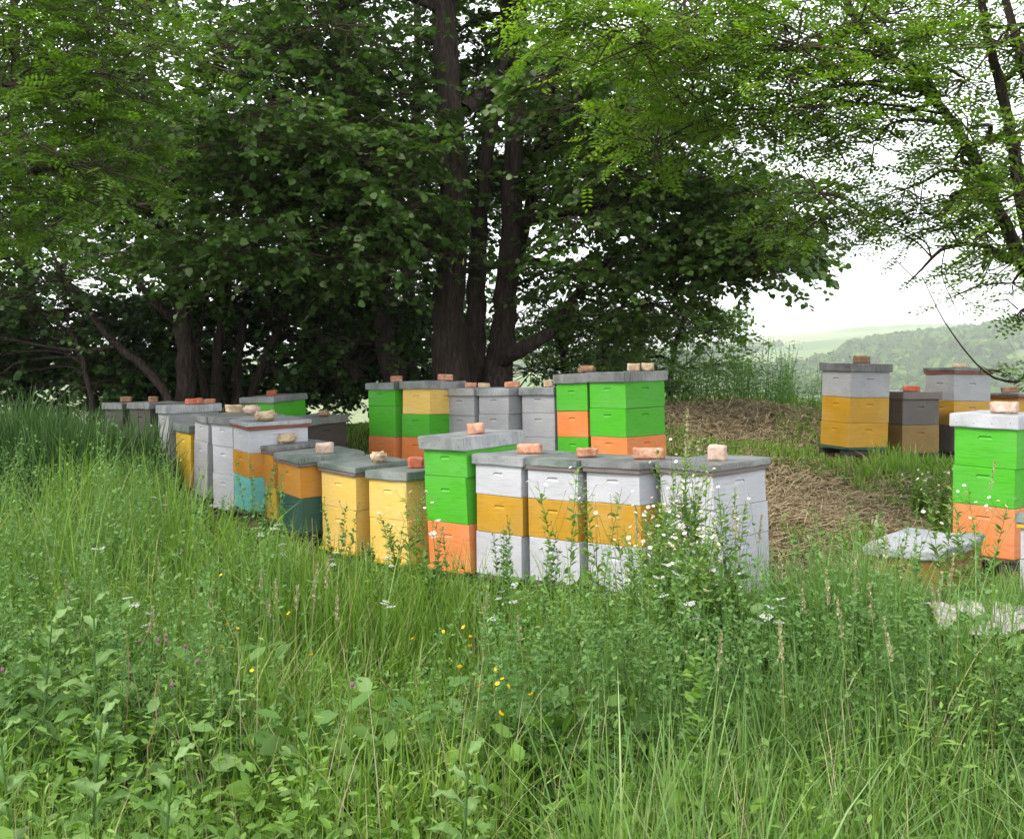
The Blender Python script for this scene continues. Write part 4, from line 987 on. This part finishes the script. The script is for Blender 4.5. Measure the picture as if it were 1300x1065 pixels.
# fleabane clump in front of the right end of the front row: (px, top row, depth, stems, heads, label)
FL = [(862, 552, 5.15, 5, 30, 'tallest fleabane, covered in small white flowers, in front of the all white hive'),
      (886, 585, 5.0, 4, 24, 'fleabane directly right of the tallest one, before the all white hive corner'),
      (838, 600, 5.0, 4, 22, 'fleabane with white flowers directly left of the tallest one'),
      (812, 640, 4.85, 4, 20, 'shorter fleabane before the mustard box of the third white and mustard hive'),
      (842, 640, 4.7, 6, 24, 'leafy fleabane low in the front of the clump, left side'),
      (880, 648, 4.7, 6, 22, 'leafy fleabane low in the front of the clump, right side'),
      (765, 600, 5.2, 3, 12, 'sparse fleabane before the third white and mustard hive'),
      (722, 575, 5.4, 2, 8, 'thin fleabane stems before the middle white and mustard hive'),
      (918, 600, 5.1, 2, 8, 'two fleabane stems against the plain white hive side'),
      (855, 668, 4.5, 5, 24, 'low fleabane with big white heads at the foot of the fleabane clump'),
      (1170, 592, 8.0, 6, 22, 'fleabane with white flowers in front of the low brown hive'),
      (1190, 606, 7.6, 5, 14, 'fleabane left of the large green hive'),
      (1218, 588, 5.0, 3, 12, 'dark stemmed fleabane before the left edge of the large green hive'),
      (1248, 600, 5.0, 3, 12, 'dark stemmed fleabane before the orange box of the large green hive'),
      (535, 610, 5.5, 3, 10, 'sparse fleabane before the right pale yellow hive'),
      (505, 640, 5.7, 3, 10, 'thin fleabane before the corner of the right pale yellow hive')]
for i, (px, ty, d, ns, nh, lab) in enumerate(FL):
    x = ground_at(px, d); h = EYE - (ty - HY) * d / F - g1(x, d)
    build_plant('fleabane_plant', lab, 'wildflower', 'white flowering fleabane plants', x, d, h, 300 + i, int(ns * 2.2) if px < 960 and px > 790 else ns, .068, 80, .17, int(nh * 1.7) if 790 < px < 960 else nh, 'daisy', FLEA, .15, .5)
# leafy alfalfa-like stems that stand up before the hives
AL = [(206, 560, 8.2, 'leafy green stem before the tall grey hive at the far left'), (243, 590, 7.6, 'leafy stem before the small yellow hive'), (320, 555, 6.8, 'tall leafy stem before the white, amber and teal hive'), (356, 590, 6.6, 'leafy stem before the all amber hive'),
      (268, 605, 7.2, 'leafy stem before the slim grey hive'), (428, 625, 6.0, 'thin leafy stem before the left pale yellow hive'), (560, 640, 5.6, 'leafy stem before the orange box of the front green hive'), (642, 645, 5.5, 'bushy leafy stem before the first white and mustard hive'), (620, 670, 5.3, 'low leafy stem before the white bottom box right of the orange box'),
      (690, 660, 5.4, 'leafy stem before the gap of the first two white and mustard hives'), (478, 660, 5.9, 'leafy stem before the right pale yellow hive foot'), (1136, 625, 4.9, 'upright leafy stem before the creased silvery lid'), (1160, 618, 4.9, 'second upright leafy stem before the creased silvery lid'), (1112, 640, 5.0, 'leafy stem at the left corner of the creased silvery lid'), (885, 760, 3.1, 'bright green leafy stem standing in the near grass below the fleabane')]
for i, (px, ty, d, lab) in enumerate(AL):
    x = ground_at(px, d); h = EYE - (ty - HY) * d / F - g1(x, d)
    build_plant('leafy_plant', lab, 'plant', 'leafy stems standing before the hives', x, d, max(.2, h), 400 + i, 4 if i not in (11, 12, 14) else 2, .046 if i != 14 else .07, 66, .24, 3, 'bud', ALFA if i < 11 else HERB, .12 if i not in (11, 12, 14) else .05, .2, leafmin=.3)
# white umbel heads (yarrow)
YA = [(850, 683, 4.3), (832, 688, 4.3), (985, 735, 4.0), (957, 746, 4.0), (862, 738, 4.1), (868, 660, 4.5), (560, 605 + 15, 5.4), (490, 690, 5.2), (358, 664, 6.0), (337, 658, 6.0), (325, 652, 6.2), (212, 628, 6.6), (120, 668, 5.6), (170, 740, 4.6), (186, 744, 4.6), (486, 755, 4.6), (418, 680, 5.6), (60, 705, 5.2), (655, 728, 4.9), (620, 735, 4.9)]
for i, (px, ty, d) in enumerate(YA):
    x = ground_at(px, d); h = max(.15, EYE - (ty - HY) * d / F - g1(x, d))
    build_plant('yarrow', 'white flat headed yarrow standing above the meadow grass', 'wildflower', 'yarrows scattered through the meadow', x, d, h, 500 + i, 1, .05, 12, .1, 3, 'umbel', HERB, .06, .13, leafmin=.05)
# buttercups
A = Acc(); n = 5; a = np.linspace(0, 2 * np.pi, n, endpoint=False); D = np.stack([np.cos(a), np.sin(a), np.full(n, .75)], 1)
A.inst(LT * [1.2, 1, 1], LQ, np.zeros((n, 3)), bases(D, np.tile([0, 0, 1.], (n, 1))), np.full(n, .011), np.linspace(0, 1, n)); BCUP = A.mesh('blossom'); BCUP.materials.append(YPET)
BC = [(563, 804), (584, 796), (592, 810), (603, 821), (589, 849), (617, 871), (624, 869), (650, 870), (644, 908), (634, 848), (637, 865), (277, 788), (291, 794), (283, 821), (291, 827), (319, 854), (365, 778), (402, 831), (319, 745), (283, 729), (955, 733), (680, 884), (530, 812), (300, 800)]
for i, (px, ty) in enumerate(BC):
    r = np.random.default_rng(700 + i); d = float(np.clip(3.9 + (830 - ty) * .012, 3.0, 5.5)); x = ground_at(px, d); z = g1(x, d); h = max(.12, EYE - (ty - HY) * d / F - z)
    root = empty('buttercup', (x, d, z)); tag(root, 'yellow buttercup on a thin stem in the foreground meadow', 'wildflower', 'buttercups in the foreground meadow')
    S = Acc(); p = stem_pts(h, 0.02, r); S.add(*tube(p, np.linspace(.0014, .0009, len(p)), 4)); link('stem', S.mesh('stem'), STEMM, root)
    o = link('blossom', BCUP, None, root); o.location = p[-1]; o.scale = (r.uniform(.85, 1.2),) * 3; o.rotation_euler = (r.normal(.5, .3), r.normal(0, .3), r.uniform(0, 6))
# clover blossoms
CLV = dome_mesh('blossom', .0075, .009, 9); CLV.materials.append(PINK)
for i, (px, ty) in enumerate([(196, 812), (218, 812), (232, 822), (205, 806), (256, 826), (184, 812), (230, 700), (8, 848), (246, 838), (212, 868), (440, 868), (752, 755)]):
    d = float(np.clip(3.9 + (830 - ty) * .012, 3.2, 5.3)); r = np.random.default_rng(760 + i); x = ground_at(px, d); z = g1(x, d); h = max(.12, EYE - (ty - HY) * d / F - z)
    root = empty('red_clover', (x, d, z)); tag(root, 'pink red clover blossom on a stem in the meadow', 'wildflower', 'red clover blossoms')
    S = Acc(); p = stem_pts(h, 0.02, r); S.add(*tube(p, np.linspace(.0014, .001, len(p)), 4)); link('stem', S.mesh('stem'), STEMM, root)
    o = link('blossom', CLV, None, root); o.location = p[-1]
# broad, pale, felted leaved plants at the lower left
def broad_plant(px, ty, d, seed, label, leaf=.15, n=14, h0=None):
    r = np.random.default_rng(seed); x = ground_at(px, d); z = g1(x, d); h = max(.15, EYE - (ty - HY) * d / F - z)
    root = empty('broad_leaved_plant', (x, d, z)); tag(root, label, 'plant', 'pale broad leaved plants at the lower left')
    S = Acc(); p = stem_pts(h, .04, r); S.add(*tube(p, np.linspace(.006, .003, len(p)), 6)); link('stem', S.mesh('stem'), BROAD, root)
    for i in range(n):
        t = .12 + .86 * i / (n - 1); b = np.array([np.interp(t, np.linspace(0, 1, len(p)), p[:, k]) for k in range(3)])
        a = i * 2.4 + r.normal(0, .3); L = leaf * (1.25 - .75 * t) * r.uniform(.8, 1.15); el0 = .5 + .6 * t
        rows = 8; V = []; 
        for k in range(rows):
            s = k / (rows - 1); el = el0 - 1.3 * s
            rr = L * s; cx = rr * math.cos(el0 * .6); zz = L * (math.sin(el0) * s - .75 * s * s * (1 - .4 * t))
            wdt = L * .21 * math.sin(math.pi * min(1, (s * .93 + .05))) ** .8 + .001
            for c in (-1, -.5, 0, .5, 1):
                V.append((cx * math.cos(a) - c * wdt * math.sin(a), cx * math.sin(a) + c * wdt * math.cos(a), zz + abs(c) * wdt * .4 + .006 * math.sin(k * 2.1 + c * 4 + i) * abs(c) + (.003 if c == 0 else 0)))
        Q = [[k * 5 + j, k * 5 + j + 1, (k + 1) * 5 + j + 1, (k + 1) * 5 + j] for k in range(rows - 1) for j in range(4)]
        A = Acc(); A.add(np.array(V), Q, np.clip(.3 + .5 * t + r.normal(0, .12) + r.normal(0, .07, len(Q)) + np.array([.12 if j in (1, 2) else 0 for k in range(rows - 1) for j in range(4)]), 0, 1))
        o = link('leaf', A.mesh('leaf', True), BROAD, root); o.location = b
for i, q in enumerate([(122, 765, 3.55, 'tall pale felted plant with big pointed leaves, lower left'), (50, 790, 3.6, 'pale broad leaved plant at the left edge behind the tall one'), (112, 905, 3.0, 'nearer pale plant with curled leaves at the bottom left'), (20, 925, 2.9, 'dark lower rosette in the bottom left corner'),
                       (585, 950, 2.8, 'low broad leaved rosette at the bottom centre'), (200, 965, 2.7, 'low broad leaved rosette at the bottom, left of centre')]):
    broad_plant(q[0], q[1], q[2], 800 + i, q[3], leaf=.165 if i < 3 else .14, n=17)
# grass seed heads on stalks
def seedhead(px, ty, d, seed, label, big=1.):
    r = np.random.default_rng(seed); x = ground_at(px, d); z = g1(x, d); h = max(.2, EYE - (ty - HY) * d / F - z)
    root = empty('seed_grass', (x, d, z)); tag(root, label, 'grass stalk', 'flowering grass stalks')
    S = Acc(); p = stem_pts(h, r.uniform(.02, .1), r, 9); S.add(*tube(p, np.linspace(.0016, .0008, len(p)), 4)); link('stalk', S.mesh('stalk'), HEADM if seed % 2 else STEMM, root)
    n = 70; t = r.uniform(.82, 1.0, n); pp = np.stack([np.interp(t, np.linspace(0, 1, len(p)), p[:, i]) for i in range(3)], 1)
    pp[:, :2] += r.normal(0, .0055 * big, (n, 2)) * ((1.02 - t) / .2)[:, None]
    a = r.uniform(0, 6.28, n); D = np.stack([np.cos(a) * .5, np.sin(a) * .5, np.full(n, 1.)], 1)
    A = Acc(); A.inst(DT * [1.3, 1, 1], DQ, pp, bases(D, norm(r.normal(0, 1, (n, 3)))), .013 * big * r.uniform(.6, 1.2, n), r.random(n)); link('seed_head', A.mesh('seed_head'), HEADM, root)
SG = [(868, 520, 5.3), (1090, 655, 4.6), (1105, 690, 4.4), (1125, 668, 4.5), (1150, 690, 4.3), (1078, 700, 4.2), (1175, 730, 4.2), (1192, 705, 4.3), (1060, 720, 4.0), (1120, 745, 3.9), (1020, 735, 4.1), (935, 645, 4.9), (408, 720, 4.8), (392, 735, 4.7), (385, 715, 4.9), (372, 745, 4.6), (350, 760, 4.5), (360, 735, 4.7), (180, 770, 4.1), (330, 720, 5.0), (205, 710, 5.0),
      (815, 645, 5.0), (955, 655, 5.1), (1240, 585, 6.0), (1015, 700, 4.6), (1210, 745, 3.9), (100, 735, 4.6), (245, 745, 4.5), (430, 760, 4.4), (670, 780, 4.1), (610, 745, 4.6), (1085, 760, 3.6), (1160, 790, 3.4), (1000, 790, 3.5), (900, 800, 3.5)]
for i, (px, ty, d) in enumerate(SG): seedhead(px, ty, d, 900 + i, 'beige flowering grass stalk above the meadow', 1.0 if i else 1.6)
# dry brown stalks
for i, (px, ty, d, lab) in enumerate([(400, 655, 5.2, 'tall bent reddish dry stalk before the two pale yellow hives'), (165, 782, 3.8, 'dry brown stalk beside the tall pale felted plant'), (182, 850, 3.4, 'short dry stalk leaning right at the lower left'), (613, 735, 4.0, 'pale dry stalk below the orange box of the front green hive')]):
    r = np.random.default_rng(950 + i); x = ground_at(px, d); z = g1(x, d); h = max(.2, EYE - (ty - HY) * d / F - z)
    A = Acc(); p = stem_pts(h, .07, r, 9) + r.normal(0, .006, (9, 3)); A.add(*tube(p, np.linspace(.003, .0012, 9), 5))
    o = link('dry_stalk', A.mesh('dry_stalk'), DRYS); o.location = (x, d, z - .02); tag(o, lab, 'stalk', 'dry stalks')

# ------------------------------------------------------------------ far wooded patches on the hills
def far_wood():
    r = np.random.default_rng(61); A = Acc(); n = 8500
    Y = r.uniform(300, 1250, n); X = r.uniform(-.1, .62, n) * Y
    dens = wave(X, Y, 90, 1.7) + .5 * wave(X, Y, 34, .4)
    k = (dens > np.where(X > .30 * Y, -.15, .3)) | (Y < 420) ; X, Y = X[k], Y[k]; Z = gz(X, Y); n = len(X)
    # each crown a rough ball of leaf clumps
    m = 26; a = r.normal(0, 1, (n, m, 3)); a = norm(a); a[..., 2] = np.abs(a[..., 2]) * .9 + .1
    s = r.uniform(4., 8.5, n)
    P = np.stack([X, Y, Z], 1)[:, None] + a * s[:, None, None] * r.uniform(.65, 1.05, (n, m, 1)) * [1, 1, 1.2]
    P = P.reshape(-1, 3); D = r.normal(0, 1, P.shape)
    A.inst(LT - [0, .5, 0], LQ, P, bases(D, a.reshape(-1, 3) + r.normal(0, .35, P.shape)), np.repeat(s, m) * .85, np.clip(np.repeat(r.beta(2, 2, n), m) + r.normal(0, .1, len(P)), 0, 1))
    return A.mesh('far_wood')
FARL = leaf_mat('far_wood_leaves', [(0, (.02, .055, .012)), (.5, (.045, .105, .02)), (1, (.10, .18, .03))], .3, .7, .1)
o = link('far_wood', far_wood(), FARL); tag(o, 'hazy woods on the far valley side', 'woodland', kind='stuff')

# ------------------------------------------------------------------ air
m, nt, out = new_mat('haze_air'); pv = nd(nt, 'ShaderNodeVolumePrincipled'); pv.inputs['Color'].default_value = (.98, .99, 1, 1); pv.inputs['Density'].default_value = .00030; pv.inputs['Anisotropy'].default_value = .1
nt.links.new(pv.outputs[0], out.inputs['Volume'])
bm = bmesh.new(); bmesh.ops.create_cube(bm, size=1); bmesh.ops.scale(bm, vec=(4600, 2900, 260), verts=bm.verts); bmesh.ops.translate(bm, vec=(0, 1300, 56), verts=bm.verts)
me = bpy.data.meshes.new('haze'); bm.to_mesh(me); bm.free()
o = link('haze', me, m); tag(o, kind='stuff'); o['label'] = 'thin pale haze in the valley air'

# ------------------------------------------------------------------ light
SUN_EL, SUN_AZ = math.radians(48), math.radians(238)      # azimuth clockwise from +Y: behind the camera and to the left
w = bpy.data.worlds.new('World'); SC.world = w; w.use_nodes = True; nt = w.node_tree; nt.nodes.clear()
out = nt.nodes.new('ShaderNodeOutputWorld'); bg = nt.nodes.new('ShaderNodeBackground')
sky = nt.nodes.new('ShaderNodeTexSky'); sky.sky_type = 'NISHITA'; sky.sun_disc = False; sky.sun_elevation = SUN_EL; sky.sun_rotation = SUN_AZ; sky.dust_density = 4; sky.air_density = 1.5
tcw = nt.nodes.new('ShaderNodeTexCoord'); nz_ = noise_tex(nt, 2.2, 5, .6, tcw.outputs['Generated'])
cloud = ramp(nt, nz_, [(.3, (11.5, 12, 12.8)), (.7, (15, 15.1, 15.4))])
mx = mixc(nt, .86, sky.outputs[0], cloud)
nt.links.new(mx, bg.inputs[0]); bg.inputs[1].default_value = .12; nt.links.new(bg.outputs[0], out.inputs[0])
sl = bpy.data.lights.new('sun', 'SUN'); sl.energy = 2.3; sl.angle = math.radians(12); sl.color = (1, .94, .84)
so = bpy.data.objects.new('sun', sl); C.objects.link(so)
sd = Vector((math.sin(SUN_AZ) * math.cos(SUN_EL), math.cos(SUN_AZ) * math.cos(SUN_EL), math.sin(SUN_EL)))
so.rotation_euler = (-sd).to_track_quat('-Z', 'Y').to_euler(); so.location = (0, -5, 20)

# ------------------------------------------------------------------ camera
cd = bpy.data.cameras.new('camera'); cam = bpy.data.objects.new('camera', cd); C.objects.link(cam); SC.camera = cam
cd.sensor_width = 36; cd.sensor_fit = 'HORIZONTAL'; cd.lens = F / 1300 * 36; cd.shift_y = -(532.5 - HY) / 1300; cd.clip_end = 4000; cd.clip_start = .05
cam.location = (0, 0, EYE); cam.rotation_euler = (math.radians(90), 0, 0)
SC.view_settings.view_transform = 'Standard'; SC.view_settings.look = 'None'; SC.view_settings.exposure = .8; SC.view_settings.gamma = 1
SC.render.resolution_x, SC.render.resolution_y = 1024, 838
cy = SC.cycles; cy.max_bounces = 8; cy.diffuse_bounces = 4; cy.glossy_bounces = 2; cy.transmission_bounces = 4; cy.volume_bounces = 2; cy.transparent_max_bounces = 8
cy.use_denoising = True; cy.use_adaptive_sampling = True; cy.adaptive_threshold = .02
